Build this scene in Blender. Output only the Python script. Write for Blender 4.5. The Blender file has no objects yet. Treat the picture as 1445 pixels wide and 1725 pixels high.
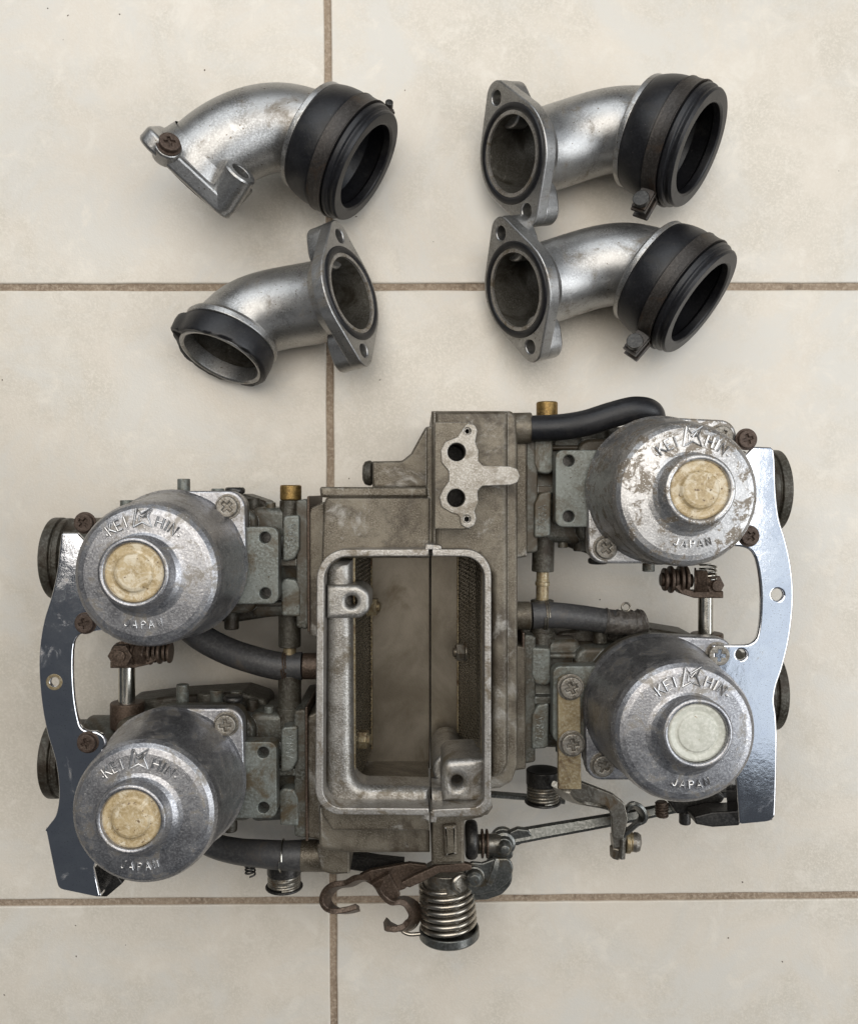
import bpy, bmesh, math, random
from mathutils import Vector, Matrix
random.seed(7)
scene = bpy.context.scene
COL = scene.collection
PI = math.pi

# ------------------------------------------------------------------ camera
IW, IH = 1445.0, 1725.0          # photograph size, pixels
FPX = 1478.0                     # focal length in those pixels
CAMZ = 470.0                     # height of the lens above the tiles, mm
_f = Vector((math.tan(0.0118), -math.tan(0.0236), -1)).normalized()
_r = _f.cross(Vector((0, 1, 0))).normalized()
_u = _r.cross(_f).normalized()
cam_data = bpy.data.cameras.new('camera')
cam = bpy.data.objects.new('camera', cam_data)
COL.objects.link(cam)
cam.matrix_world = Matrix.Translation((0, 0, CAMZ * 0.001)) @ Matrix((
    (_r.x, _u.x, -_f.x, 0), (_r.y, _u.y, -_f.y, 0), (_r.z, _u.z, -_f.z, 0), (0, 0, 0, 1)))
cam_data.sensor_fit = 'VERTICAL'
cam_data.sensor_height = 24.0
cam_data.lens = 24.0 * FPX / IH
cam_data.clip_start = 0.01
cam_data.clip_end = 50
scene.camera = cam

# ------------------------------------------------------------------ light
world = bpy.data.worlds.new('World'); scene.world = world
world.use_nodes = True
bg = world.node_tree.nodes['Background']
bg.inputs[0].default_value = (0.80, 0.88, 1.0, 1)
bg.inputs[1].default_value = 0.08
def area(name, loc, target, sx, sy, power, color):
    d = bpy.data.lights.new(name, 'AREA'); d.shape = 'RECTANGLE'
    d.size = sx; d.size_y = sy; d.energy = power; d.color = color
    o = bpy.data.objects.new(name, d); COL.objects.link(o)
    o.location = loc
    o.rotation_euler = (Vector(target) - Vector(loc)).to_track_quat('-Z', 'Y').to_euler()
    return o
area('doorway_light', (-0.40, 1.02, 1.0), (-0.05, 0.12, 0.0), 1.5, 0.8, 8.2, (0.90, 0.95, 1.0))
area('window_light', (0.83, 0.20, 1.02), (0.12, 0.12, 0.0), 1.30, 0.85, 3.2, (0.78, 0.88, 1.0))
area('side_fill', (1.35, -0.25, 1.0), (0.1, -0.05, 0.0), 1.2, 0.8, 11.0, (0.96, 0.98, 1.0))  # added fill lamp: brightens the floor, kept out of the bracket's reflection
area('ceiling_light', (-0.02, 0.25, 1.0), (-0.02, 0.12, 0.0), 1.04, 0.7, 7.2, (1.0, 0.945, 0.87))
scene.view_settings.view_transform = 'Standard'
scene.view_settings.look = 'None'
scene.view_settings.exposure = 0.0
scene.view_settings.gamma = 1.0
scene.render.engine = 'CYCLES'

# ------------------------------------------------------------------ helpers
def P(px, py, z):
    """world point (mm) at height z seen at pixel (px, py) of the photograph"""
    d = _f * FPX + _r * (px - IW / 2) - _u * (py - IH / 2)
    t = (z - CAMZ) / d.z
    return Vector((d.x * t, d.y * t, z))
def pp(pts, z):
    out = []
    for p in pts:
        v = P(p[0], p[1], z); out.append((v.x, v.y))
    return out
def sc(z):                                    # mm per pixel at height z
    return (CAMZ - z) / FPX
def fillet(pts, r, n=5, closed=True):
    """round the corners of a 2d polyline; r a number or one per corner"""
    out = []; N = len(pts)
    for i, p in enumerate(pts):
        rr = r[i] if isinstance(r, (list, tuple)) else r
        if (not closed and i in (0, N - 1)) or rr <= 0:
            out.append(tuple(p)); continue
        p = Vector(p[:2]); a = Vector(pts[i - 1][:2]) - p; b = Vector(pts[(i + 1) % N][:2]) - p
        la, lb = a.length, b.length
        if la < 1e-6 or lb < 1e-6: continue
        a /= la; b /= lb
        ang = a.angle(b)
        if ang > PI - 0.05: out.append(tuple(p)); continue
        d = min(rr / math.tan(ang / 2), la * 0.48, lb * 0.48)
        rr2 = d * math.tan(ang / 2)
        c = p + (a + b).normalized() * (rr2 / math.sin(ang / 2))
        s = p + a * d; e = p + b * d
        a0 = math.atan2(s.y - c.y, s.x - c.x); a1 = math.atan2(e.y - c.y, e.x - c.x)
        da = (a1 - a0 + PI) % (2 * PI) - PI
        for k in range(n + 1):
            t = a0 + da * k / n
            out.append((c.x + rr2 * math.cos(t), c.y + rr2 * math.sin(t)))
    return out
def circ(cx, cy, r, n=28):
    return [(cx + r * math.cos(2 * PI * k / n), cy + r * math.sin(2 * PI * k / n)) for k in range(n)]
def frame(origin, zdir, xhint=(0, 0, 1)):
    z = Vector(zdir).normalized(); x = Vector(xhint)
    x = x - z * x.dot(z)
    if x.length < 1e-4:
        x = Vector((1, 0, 0)); x = x - z * x.dot(z)
    x.normalize(); y = z.cross(x); o = Vector(origin)
    return Matrix(((x.x, y.x, z.x, o.x), (x.y, y.y, z.y, o.y), (x.z, y.z, z.z, o.z), (0, 0, 0, 1)))
I4 = Matrix.Identity(4)

class MB:
    """collects shapes given in millimetres; build() links them as one mesh object"""
    def __init__(self): self.bm = bmesh.new()
    def _grid(self, rings, close_u=True, cap0=True, cap1=True):
        bm = self.bm
        V = [[bm.verts.new(p) for p in ring] for ring in rings]
        n = len(V[0])
        for i in range(len(V) - 1):
            for k in range(n if close_u else n - 1):
                k2 = (k + 1) % n
                try: bm.faces.new((V[i][k], V[i][k2], V[i + 1][k2], V[i + 1][k])).smooth = True
                except ValueError: pass
        if cap0 and n > 2: bm.faces.new(V[0][::-1])
        if cap1 and n > 2: bm.faces.new(V[-1])
    def lathe(self, prof, M=I4, seg=40, cap0=False, cap1=False):
        rings = []
        for r, z in prof:
            r = max(r, 0.001)
            rings.append([M @ Vector((r * math.cos(2 * PI * k / seg), r * math.sin(2 * PI * k / seg), z)) for k in range(seg)])
        self._grid(rings, True, cap0, cap1); return self
    def cyl(self, p0, p1, r, ch=0.4, seg=28, r1=None):
        p0 = Vector(p0); p1 = Vector(p1); L = (p1 - p0).length; r1 = r if r1 is None else r1
        ch = min(ch, r * .45, r1 * .45, L * .4)
        prof = fillet([(0.001, 0), (r, 0), (r1, L), (0.001, L)], ch, 3, False)
        return self.lathe(prof, frame(p0, p1 - p0, (0.3, 0.2, 1)), seg)
    def tube(self, pts, rad, seg=16, cap=True, flat=1.0, up=None):
        pts = [Vector(p) for p in pts]; n = len(pts)
        rad = rad if isinstance(rad, (list, tuple)) else [rad] * n
        T = [(pts[min(i + 1, n - 1)] - pts[max(i - 1, 0)]).normalized() for i in range(n)]
        x = Vector(up) if up else Vector((0, 0, 1))
        if abs(x.dot(T[0])) > 0.95: x = Vector((1, 0, 0))
        rings = []
        for i in range(n):
            x = (x - T[i] * x.dot(T[i])).normalized(); y = T[i].cross(x)
            rings.append([pts[i] + (x * math.cos(2 * PI * k / seg) * flat + y * math.sin(2 * PI * k / seg)) * rad[i] for k in range(seg)])
        self._grid(rings, True, cap, cap); return self
    def strip(self, pts, w, h, up=(0, 0, 1), bev=0.35):
        """flat bar swept along pts: w sideways, h along up"""
        pts = [Vector(p) for p in pts]; n = len(pts); rings = []
        for i in range(n):
            t = (pts[min(i + 1, n - 1)] - pts[max(i - 1, 0)]).normalized()
            upv = Vector(up); upv = (upv - t * upv.dot(t)).normalized(); s = t.cross(upv)
            ww = w[i] if isinstance(w, (list, tuple)) else w
            a, b, c = ww / 2, h / 2, bev
            sec = [(a, -b + c), (a, b - c), (a - c, b), (-a + c, b), (-a, b - c), (-a, -b + c), (-a + c, -b), (a - c, -b)]
            rings.append([pts[i] + s * q[0] + upv * q[1] for q in sec])
        self._grid(rings, True, True, True); return self
    def plate(self, pts, ztop, th, holes=(), bevel=0.5, M=I4, res=2):
        """2d outline (mm) with holes, extruded downwards from ztop, edges rounded"""
        cu = bpy.data.curves.new('outline', 'CURVE')
        cu.dimensions = '2D'; cu.fill_mode = 'BOTH'
        bevel = min(bevel, th * 0.49)
        cu.extrude = th / 2 - bevel; cu.bevel_depth = bevel; cu.bevel_resolution = res; cu.offset = -bevel
        def ccw(q):
            a = sum(q[i - 1][0] * q[i][1] - q[i][0] * q[i - 1][1] for i in range(len(q)))
            return list(q) if a > 0 else list(q)[::-1]
        for k, poly in enumerate([pts] + list(holes)):
            poly = ccw(poly)
            if k: poly = poly[::-1]
            s = cu.splines.new('POLY'); s.points.add(len(poly) - 1); s.use_cyclic_u = True
            for i, p in enumerate(poly): s.points[i].co = (p[0], p[1], 0, 1)
        ob = bpy.data.objects.new('outline', cu)
        me = bpy.data.meshes.new_from_object(ob)
        for p in me.polygons: p.use_smooth = abs(p.normal.z) < 0.9995
        me.transform(M @ Matrix.Translation((0, 0, ztop - th / 2)))
        self.bm.from_mesh(me)
        bpy.data.objects.remove(ob); bpy.data.curves.remove(cu); bpy.data.meshes.remove(me)
        return self
    def pplate(self, px, ztop, th, r=0, holes=(), bevel=0.6, res=2):
        """outline and round holes given in photo pixels at height ztop"""
        q = fillet(px, r) if r else px
        hs = [pp(circ(*h), ztop) for h in holes]
        return self.plate(pp(q, ztop), ztop, th, hs, bevel, I4, res)
    def build(self, name, mat, parent=None, sharp=40, split=True):
        """link as one mesh object; pieces that do not touch become objects of their own (the largest is returned)"""
        bm = self.bm
        bmesh.ops.remove_doubles(bm, verts=bm.verts, dist=0.002)
        bmesh.ops.recalc_face_normals(bm, faces=bm.faces)
        groups = [list(bm.faces)]
        if split and parent is not None:
            groups = self._pieces()
        out = []
        for g in groups:
            idx = {}; vs = []; fs = []; sm = []
            for f in g:
                fl = []
                for v in f.verts:
                    if v.index not in idx: idx[v.index] = len(vs); vs.append(v.co.copy())
                    fl.append(idx[v.index])
                fs.append(fl); sm.append(f.smooth)
            off = Vector(ROOT) if parent is not None else Vector((0, 0, 0))
            me = bpy.data.meshes.new(name)
            me.from_pydata([(v - off) * 0.001 for v in vs], [], fs)
            me.polygons.foreach_set('use_smooth', sm)
            me.set_sharp_from_angle(angle=math.radians(sharp))
            me.materials.append(mat)
            o = bpy.data.objects.new(name, me); COL.objects.link(o)
            o.parent = parent
            m = o.modifiers.new('normals', 'WEIGHTED_NORMAL'); m.keep_sharp = True
            out.append((len(fs), o))
        bm.free()
        return out[0][1] if len(out) == 1 else max(out, key=lambda t: max(t[1].dimensions) if t[1].dimensions else t[0])[1]
    def _pieces(self):
        bm = self.bm; bm.verts.index_update(); bm.faces.index_update(); bm.faces.ensure_lookup_table()
        seen = set(); isl = []
        for f0 in bm.faces:
            if f0.index in seen: continue
            st = [f0]; seen.add(f0.index); g = []
            while st:
                f = st.pop(); g.append(f)
                for e in f.edges:
                    for h in e.link_faces:
                        if h.index not in seen: seen.add(h.index); st.append(h)
            lo = [min(v.co[i] for f in g for v in f.verts) - .25 for i in range(3)]
            hi = [max(v.co[i] for f in g for v in f.verts) + .25 for i in range(3)]
            isl.append([g, lo, hi])
        ch = True
        while ch:
            ch = False
            for i in range(len(isl)):
                for j in range(i + 1, len(isl)):
                    A, B = isl[i], isl[j]
                    if all(A[1][k] <= B[2][k] and B[1][k] <= A[2][k] for k in range(3)):
                        A[0] += B[0]; A[1] = [min(x, y) for x, y in zip(A[1], B[1])]; A[2] = [max(x, y) for x, y in zip(A[2], B[2])]
                        isl.pop(j); ch = True; break
                if ch: break
        return [x[0] for x in isl]
ROOT = (0, 0, 0)
def thing(name, label, cat, loc_mm, group=None):
    global ROOT
    o = bpy.data.objects.new(name, None); COL.objects.link(o)
    o.empty_display_size = 0.02
    o.location = Vector(loc_mm) * 0.001; ROOT = tuple(loc_mm)
    o['label'] = label; o['category'] = cat
    if group: o['group'] = group
    return o
def inst(name, me, mat, parent, M):
    """a shared mesh (already in metres) placed by a matrix in mm"""
    o = bpy.data.objects.new(name, me); COL.objects.link(o); o.parent = parent
    M = M.copy(); t = (M.to_translation() - Vector(ROOT)) * 0.001
    q = M.to_3x3().to_4x4(); q.translation = t
    o.matrix_local = q
    if mat and not me.materials: me.materials.append(mat)
    m = o.modifiers.new('normals', 'WEIGHTED_NORMAL'); m.keep_sharp = True
    return o
def smooth_path(pts, n=8):
    """Catmull-Rom through the points"""
    pts = [Vector(p) for p in pts]; out = []
    for i in range(len(pts) - 1):
        p0 = pts[max(i - 1, 0)]; p1 = pts[i]; p2 = pts[i + 1]; p3 = pts[min(i + 2, len(pts) - 1)]
        for k in range(n):
            t = k / n
            out.append(0.5 * ((2 * p1) + (p2 - p0) * t + (2 * p0 - 5 * p1 + 4 * p2 - p3) * t * t + (3 * p1 - p0 - 3 * p2 + p3) * t ** 3))
    out.append(pts[-1]); return out

# ------------------------------------------------------------------ materials
def mat(name, c1, c2=None, c3=None, rough=0.5, rvar=0.1, metal=0.0, big=0.08, fine=0.9, bump=0.15, bfine=1.6,
        patch=None, patch_scale=0.12, patch_lo=0.52, patch_hi=0.62, patch_metal=None, patch_rough=None,
        wear=None, wear_r=0.7, speck=None, speck_scale=1.5, speck_lo=0.66, spec=0.5, contrast=0.22, stretch=(1, 1, 1), light=None, light_scale=0.02, light_lo=0.52, light_hi=0.66):
    """procedural surface: two- or three-tone mottling, an optional patchy layer (rust, corrosion, dirt), specks, worn edges, fine relief"""
    m = bpy.data.materials.new(name); m.use_nodes = True
    nt = m.node_tree; N = nt.nodes; L = nt.links
    bs = N['Principled BSDF']
    tc = N.new('ShaderNodeTexCoord'); mp = N.new('ShaderNodeMapping'); mp.inputs['Scale'].default_value = tuple(1000 * q for q in stretch)
    mp.inputs['Location'].default_value = (random.uniform(-90, 90), random.uniform(-90, 90), random.uniform(-90, 90))
    L.new(tc.outputs['Object'], mp.inputs[0])
    def noise(s, det=6, rg=0.6, dist=0.0):
        n = N.new('ShaderNodeTexNoise'); n.inputs['Scale'].default_value = s; n.inputs['Detail'].default_value = det
        n.inputs['Roughness'].default_value = rg; n.inputs['Distortion'].default_value = dist
        L.new(mp.outputs[0], n.inputs['Vector']); return n.outputs[0]
    def ramp(fac, lo, hi):
        r = N.new('ShaderNodeMapRange'); r.inputs[1].default_value = lo; r.inputs[2].default_value = hi; r.interpolation_type = 'SMOOTHSTEP'
        L.new(fac, r.inputs[0]); return r.outputs[0]
    def mixc(f, a, b):
        x = N.new('ShaderNodeMix'); x.data_type = 'RGBA'
        if hasattr(f, 'links') or hasattr(f, 'is_linked'): L.new(f, x.inputs[0])
        else: x.inputs[0].default_value = f
        for s, v in ((6, a), (7, b)):
            if isinstance(v, tuple): x.inputs[s].default_value = (*v, 1)
            else: L.new(v, x.inputs[s])
        return x.outputs[2]
    def mixf(f, a, b):
        x = N.new('ShaderNodeMix'); x.data_type = 'FLOAT'; L.new(f, x.inputs[0])
        for s, v in ((2, a), (3, b)):
            if isinstance(v, (int, float)): x.inputs[s].default_value = v
            else: L.new(v, x.inputs[s])
        return x.outputs[0]
    c2 = c2 or tuple(x * 0.8 for x in c1)
    nb = noise(big, 8, 0.65, 0.4); nf = noise(fine, 5, 0.6)
    col = mixc(ramp(nb, 0.5 - contrast, 0.5 + contrast), c2, c1)
    if c3: col = mixc(ramp(nf, 0.42, 0.68), col, c3)
    rg = mixf(nb, rough - rvar, rough + rvar)
    met = None
    if patch:
        np_ = noise(patch_scale, 9, 0.72, 0.6); pf = ramp(np_, patch_lo, patch_hi)
        col = mixc(pf, col, patch)
        if patch_rough is not None: rg = mixf(pf, rg, patch_rough)
        if patch_metal is not None: met = mixf(pf, metal, patch_metal)
    if light:
        col = mixc(ramp(noise(light_scale, 9, 0.72, 0.5), light_lo, light_hi), col, light)
    if speck:
        ns = noise(speck_scale, 3, 0.5); col = mixc(ramp(ns, speck_lo, speck_lo + 0.06), col, speck)
    if wear:
        bv = N.new('ShaderNodeBevel'); bv.samples = 4; bv.inputs[0].default_value = wear_r * 0.001
        ge = N.new('ShaderNodeNewGeometry'); dt = N.new('ShaderNodeVectorMath'); dt.operation = 'DOT_PRODUCT'
        L.new(bv.outputs[0], dt.inputs[0]); L.new(ge.outputs['Normal'], dt.inputs[1])
        wf = ramp(dt.outputs['Value'], 0.985, 0.86)
        mm = N.new('ShaderNodeMath'); mm.operation = 'MULTIPLY'; L.new(wf, mm.inputs[0]); L.new(ramp(nf, 0.35, 0.6), mm.inputs[1])
        col = mixc(mm.outputs[0], col, wear)
    L.new(col, bs.inputs['Base Color']); L.new(rg, bs.inputs['Roughness'])
    bs.inputs['Metallic'].default_value = metal
    if met is not None: L.new(met, bs.inputs['Metallic'])
    bs.inputs['Specular IOR Level'].default_value = spec
    if bump:
        b = N.new('ShaderNodeBump'); b.inputs['Strength'].default_value = 1.0; b.inputs['Distance'].default_value = bump * 0.001
        ad = N.new('ShaderNodeMath'); ad.operation = 'MULTIPLY_ADD'; ad.inputs[1].default_value = 0.5
        L.new(noise(bfine, 4, 0.6), ad.inputs[0]); L.new(nf, ad.inputs[2])
        L.new(ad.outputs[0], b.inputs['Height']); L.new(b.outputs[0], bs.inputs['Normal'])
    return m

M = {}
M['tile'] = mat('ceramic_tile', (0.69, 0.625, 0.53), (0.605, 0.553, 0.465), (0.71, 0.65, 0.56), rough=0.33, rvar=0.05, big=0.02, fine=0.9, bump=0.09, bfine=1.1, contrast=0.12,
                patch=(0.665, 0.63, 0.565), patch_scale=0.016, patch_lo=0.44, patch_hi=0.66, light=(0.745, 0.69, 0.60), light_scale=0.06, light_lo=0.50, light_hi=0.72)
M['grout'] = mat('grout', (0.35, 0.27, 0.195), (0.23, 0.17, 0.118), (0.43, 0.345, 0.26), rough=0.9, big=0.05, fine=0.6, bump=0.6, patch=(0.15, 0.11, 0.075), patch_scale=0.10, patch_lo=0.56, patch_hi=0.72)
M['plenum'] = mat('stained_cast_aluminium', (0.178, 0.153, 0.115), (0.078, 0.062, 0.042), (0.20, 0.178, 0.14), rough=0.44, rvar=0.1, metal=0.5, big=0.06, fine=1.5, bump=0.14, bfine=1.8,
                  patch=(0.05, 0.037, 0.023), patch_scale=0.028, patch_lo=0.47, patch_hi=0.64, patch_metal=0.2, light=(0.31, 0.295, 0.265), light_scale=0.055, light_lo=0.54, light_hi=0.68, wear=(0.44, 0.42, 0.39), contrast=0.13)
M['machined'] = mat('machined_aluminium', (0.40, 0.38, 0.35), (0.235, 0.215, 0.185), (0.47, 0.45, 0.425), rough=0.40, rvar=0.1, metal=0.7, big=0.12, fine=1.2, bump=0.12,
                    patch=(0.15, 0.122, 0.086), patch_scale=0.11, patch_lo=0.50, patch_hi=0.64, patch_metal=0.4)
M['inner'] = mat('inner_cast_aluminium', (0.36, 0.345, 0.32), (0.18, 0.165, 0.14), (0.44, 0.425, 0.40), rough=0.38, rvar=0.08, metal=0.75, big=0.08, fine=1.3, bump=0.14,
                 patch=(0.11, 0.088, 0.058), patch_scale=0.06, patch_lo=0.48, patch_hi=0.66, patch_metal=0.3, contrast=0.16)
M['floorpan'] = mat('fuel_stained_floor', (0.255, 0.225, 0.18), (0.155, 0.132, 0.098), None, rough=0.38, metal=0.65, big=0.03, fine=1.2, bump=0.05, contrast=0.16, stretch=(1.0, 0.7, 1.0),
                    patch=(0.125, 0.098, 0.063), patch_scale=0.035, patch_lo=0.52, patch_hi=0.76)
M['zinc'] = mat('grey_green_zinc', (0.185, 0.198, 0.18), (0.10, 0.10, 0.082), (0.212, 0.226, 0.21), rough=0.45, rvar=0.1, metal=0.4, big=0.07, fine=0.9, bump=0.1,
                patch=(0.075, 0.056, 0.031), patch_scale=0.055, patch_lo=0.46, patch_hi=0.64, patch_metal=0.1, wear=(0.36, 0.38, 0.365), speck=(0.06, 0.045, 0.03), speck_scale=0.7, speck_lo=0.66, contrast=0.16)
M['zinc_dark'] = mat('grimy_shaded_zinc', (0.078, 0.072, 0.055), (0.03, 0.024, 0.016), (0.11, 0.105, 0.088), rough=0.45, metal=0.3, big=0.07, fine=0.8, bump=0.2,
                     patch=(0.03, 0.021, 0.012), patch_scale=0.08, patch_lo=0.46, patch_hi=0.62)  # grime, with the shade of the gaps also darkened into the colour
M['zinc_body'] = mat('dirty_shaded_zinc_body', (0.12, 0.122, 0.106), (0.05, 0.046, 0.034), (0.145, 0.148, 0.132), rough=0.45, rvar=0.1, metal=0.4, big=0.06, fine=0.9, bump=0.12,
                patch=(0.055, 0.04, 0.022), patch_scale=0.05, patch_lo=0.43, patch_hi=0.60, patch_metal=0.1, wear=(0.30, 0.315, 0.30), contrast=0.16)  # brown dirt plus gap shade put into the base tones
M['cap'] = mat('aged_aluminium_cap', (0.39, 0.39, 0.405), (0.235, 0.232, 0.242), (0.47, 0.47, 0.48), rough=0.38, rvar=0.08, metal=0.9, big=0.13, fine=1.2, bump=0.06, bfine=1.0,
               patch=(0.255, 0.235, 0.21), patch_scale=0.13, patch_lo=0.50, patch_hi=0.62, patch_metal=0.65, patch_rough=0.5, wear=(0.66, 0.66, 0.67), speck=(0.60, 0.59, 0.58), speck_scale=1.4, speck_lo=0.62, contrast=0.15)
M['cap_worn'] = mat('corroded_aluminium_cap', (0.48, 0.475, 0.47), (0.32, 0.312, 0.305), (0.57, 0.56, 0.55), rough=0.38, rvar=0.08, metal=0.9, big=0.13, fine=1.2, bump=0.06, bfine=1.0,
               patch=(0.20, 0.17, 0.135), patch_scale=0.12, patch_lo=0.49, patch_hi=0.57, patch_metal=0.5, patch_rough=0.55, wear=(0.70, 0.69, 0.68), speck=(0.68, 0.67, 0.65), speck_scale=1.3, speck_lo=0.60, contrast=0.15)
M['alu'] = mat('satin_aluminium_pipe', (0.42, 0.415, 0.405), (0.26, 0.255, 0.245), (0.46, 0.455, 0.445), rough=0.36, rvar=0.08, metal=0.92, big=0.05, fine=1.2, bump=0.07, bfine=1.8,
               patch=(0.16, 0.13, 0.092), patch_scale=0.045, patch_lo=0.535, patch_hi=0.72, patch_metal=0.5, patch_rough=0.5, speck=(0.13, 0.105, 0.075), speck_scale=0.8, speck_lo=0.665, contrast=0.15, light=(0.52, 0.515, 0.50), light_scale=0.09, light_lo=0.58, light_hi=0.70)
M['bore'] = mat('dirty_bore', (0.12, 0.112, 0.094), (0.055, 0.048, 0.036), (0.14, 0.132, 0.115), rough=0.5, metal=0.5, big=0.05, fine=1.2, bump=0.05,
                patch=(0.035, 0.028, 0.018), patch_scale=0.05, patch_lo=0.46, patch_hi=0.66, light=(0.26, 0.245, 0.20), light_scale=0.12, light_lo=0.60, light_hi=0.70)
M['chrome'] = mat('pitted_chrome', (0.80, 0.81, 0.83), (0.70, 0.71, 0.75), None, rough=0.10, rvar=0.07, metal=1.0, big=0.09, fine=0.16, bump=0.045, bfine=0.5,
                  patch=(0.20, 0.145, 0.09), patch_scale=0.045, patch_lo=0.58, patch_hi=0.74, patch_metal=0.3, patch_rough=0.6,
                  speck=(0.46, 0.44, 0.42), speck_scale=1.6, speck_lo=0.63)
M['rubber'] = mat('black_rubber', (0.008, 0.008, 0.010), (0.005, 0.005, 0.006), (0.013, 0.013, 0.015), rough=0.40, rvar=0.1, big=0.08, fine=0.9, bump=0.07,
                  patch=(0.022, 0.020, 0.018), patch_scale=0.05, patch_lo=0.52, patch_hi=0.70, patch_rough=0.6, speck=(0.06, 0.056, 0.052), speck_scale=0.8, speck_lo=0.70, spec=0.45)
M['hose'] = mat('grey_aged_hose', (0.055, 0.055, 0.058), (0.035, 0.033, 0.032), (0.07, 0.068, 0.066), rough=0.45, big=0.05, fine=0.8, bump=0.08,
                patch=(0.095, 0.075, 0.055), patch_scale=0.05, patch_lo=0.54, patch_hi=0.72)
M['band'] = mat('rusty_clamp_band', (0.048, 0.042, 0.037), (0.028, 0.024, 0.021), (0.062, 0.055, 0.05), rough=0.45, metal=0.45, big=0.08, fine=1.0, bump=0.10,
                patch=(0.06, 0.041, 0.028), patch_scale=0.07, patch_lo=0.52, patch_hi=0.68)
M['rust'] = mat('rusty_steel', (0.095, 0.065, 0.045), (0.045, 0.03, 0.02), (0.14, 0.10, 0.075), rough=0.46, metal=0.5, big=0.10, fine=1.1, bump=0.12)
M['steel'] = mat('oily_steel', (0.24, 0.22, 0.185), (0.13, 0.115, 0.092), (0.29, 0.275, 0.24), rough=0.33, rvar=0.1, metal=0.8, big=0.10, fine=0.9, bump=0.07,
                 patch=(0.10, 0.07, 0.04), patch_scale=0.10, patch_lo=0.50, patch_hi=0.66, patch_metal=0.4)
M['bright'] = mat('bright_steel', (0.58, 0.56, 0.51), (0.42, 0.40, 0.35), None, rough=0.22, metal=1.0, big=0.10, fine=0.9, bump=0.04,
                  patch=(0.20, 0.15, 0.085), patch_scale=0.10, patch_lo=0.56, patch_hi=0.72, patch_metal=0.5)
M['spring'] = mat('spring_wire', (0.48, 0.44, 0.38), (0.34, 0.305, 0.25), None, rough=0.28, metal=0.95, big=0.15, fine=1.0, bump=0.03)
M['dark'] = mat('dark_steel_and_hole_shade', (0.045, 0.043, 0.04), (0.024, 0.022, 0.02), (0.07, 0.066, 0.06), rough=0.36, metal=0.6, big=0.1, fine=0.9, bump=0.08)  # dark steel parts; also paints the shade on hole floors
M['darkgreen'] = mat('dark_plated_steel', (0.15, 0.155, 0.145), (0.08, 0.082, 0.074), (0.19, 0.19, 0.18), rough=0.32, metal=0.75, big=0.08, fine=0.9, bump=0.05,
                     patch=(0.11, 0.088, 0.056), patch_scale=0.08, patch_lo=0.54, patch_hi=0.68, wear=(0.33, 0.33, 0.31))
M['brass'] = mat('tarnished_brass', (0.28, 0.172, 0.05), (0.12, 0.078, 0.032), (0.33, 0.22, 0.08), rough=0.42, metal=0.75, big=0.15, fine=1.0, bump=0.06)
M['yellow'] = mat('yellow_chromate', (0.33, 0.265, 0.155), (0.20, 0.145, 0.075), (0.38, 0.33, 0.23), rough=0.42, metal=0.6, big=0.1, fine=0.9, bump=0.06,
                  patch=(0.12, 0.075, 0.04), patch_scale=0.08, patch_lo=0.50, patch_hi=0.66)
M['plug'] = mat('yellowed_plastic', (0.47, 0.36, 0.20), (0.33, 0.24, 0.12), (0.52, 0.42, 0.265), rough=0.42, rvar=0.08, big=0.13, fine=0.9, bump=0.16, bfine=0.7,
                patch=(0.62, 0.54, 0.40), patch_scale=0.16, patch_lo=0.48, patch_hi=0.60, speck=(0.16, 0.105, 0.055), speck_scale=0.55, speck_lo=0.65, contrast=0.15)
M['plug_white'] = mat('milky_plastic', (0.55, 0.55, 0.48), (0.44, 0.44, 0.37), (0.62, 0.61, 0.54), rough=0.40, big=0.10, fine=0.7, bump=0.05,
                      speck=(0.30, 0.22, 0.11), speck_scale=0.4, speck_lo=0.68)
M['screw'] = mat('dull_screw_steel', (0.24, 0.22, 0.19), (0.12, 0.10, 0.075), (0.29, 0.275, 0.245), rough=0.42, metal=0.7, big=0.25, fine=1.2, bump=0.12)
M['rust_screw'] = mat('rust_brown_screw', (0.085, 0.058, 0.043), (0.045, 0.028, 0.02), (0.11, 0.078, 0.06), rough=0.55, metal=0.4, big=0.25, fine=1.0, bump=0.25)
M['wire'] = mat('screen_wire', (0.40, 0.36, 0.28), (0.24, 0.205, 0.145), None, rough=0.34, metal=0.85, big=0.2, fine=1.0, bump=0.0)
M['tape'] = mat('brown_tape', (0.075, 0.064, 0.055), (0.042, 0.036, 0.031), (0.12, 0.108, 0.095), rough=0.36, rvar=0.1, big=0.12, fine=0.5, bump=0.3, bfine=0.5)
M['letters'] = mat('worn_letter_tops', (0.56, 0.555, 0.55), (0.42, 0.415, 0.41), None, rough=0.32, metal=0.92, big=0.2, fine=1.2, bump=0.05)
M['pad'] = mat('gasket_face', (0.36, 0.34, 0.305), (0.20, 0.18, 0.148), (0.42, 0.40, 0.37), rough=0.42, rvar=0.08, metal=0.7, big=0.10, fine=1.3, bump=0.12,
               patch=(0.17, 0.142, 0.105), patch_scale=0.07, patch_lo=0.46, patch_hi=0.64, patch_metal=0.4)

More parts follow.
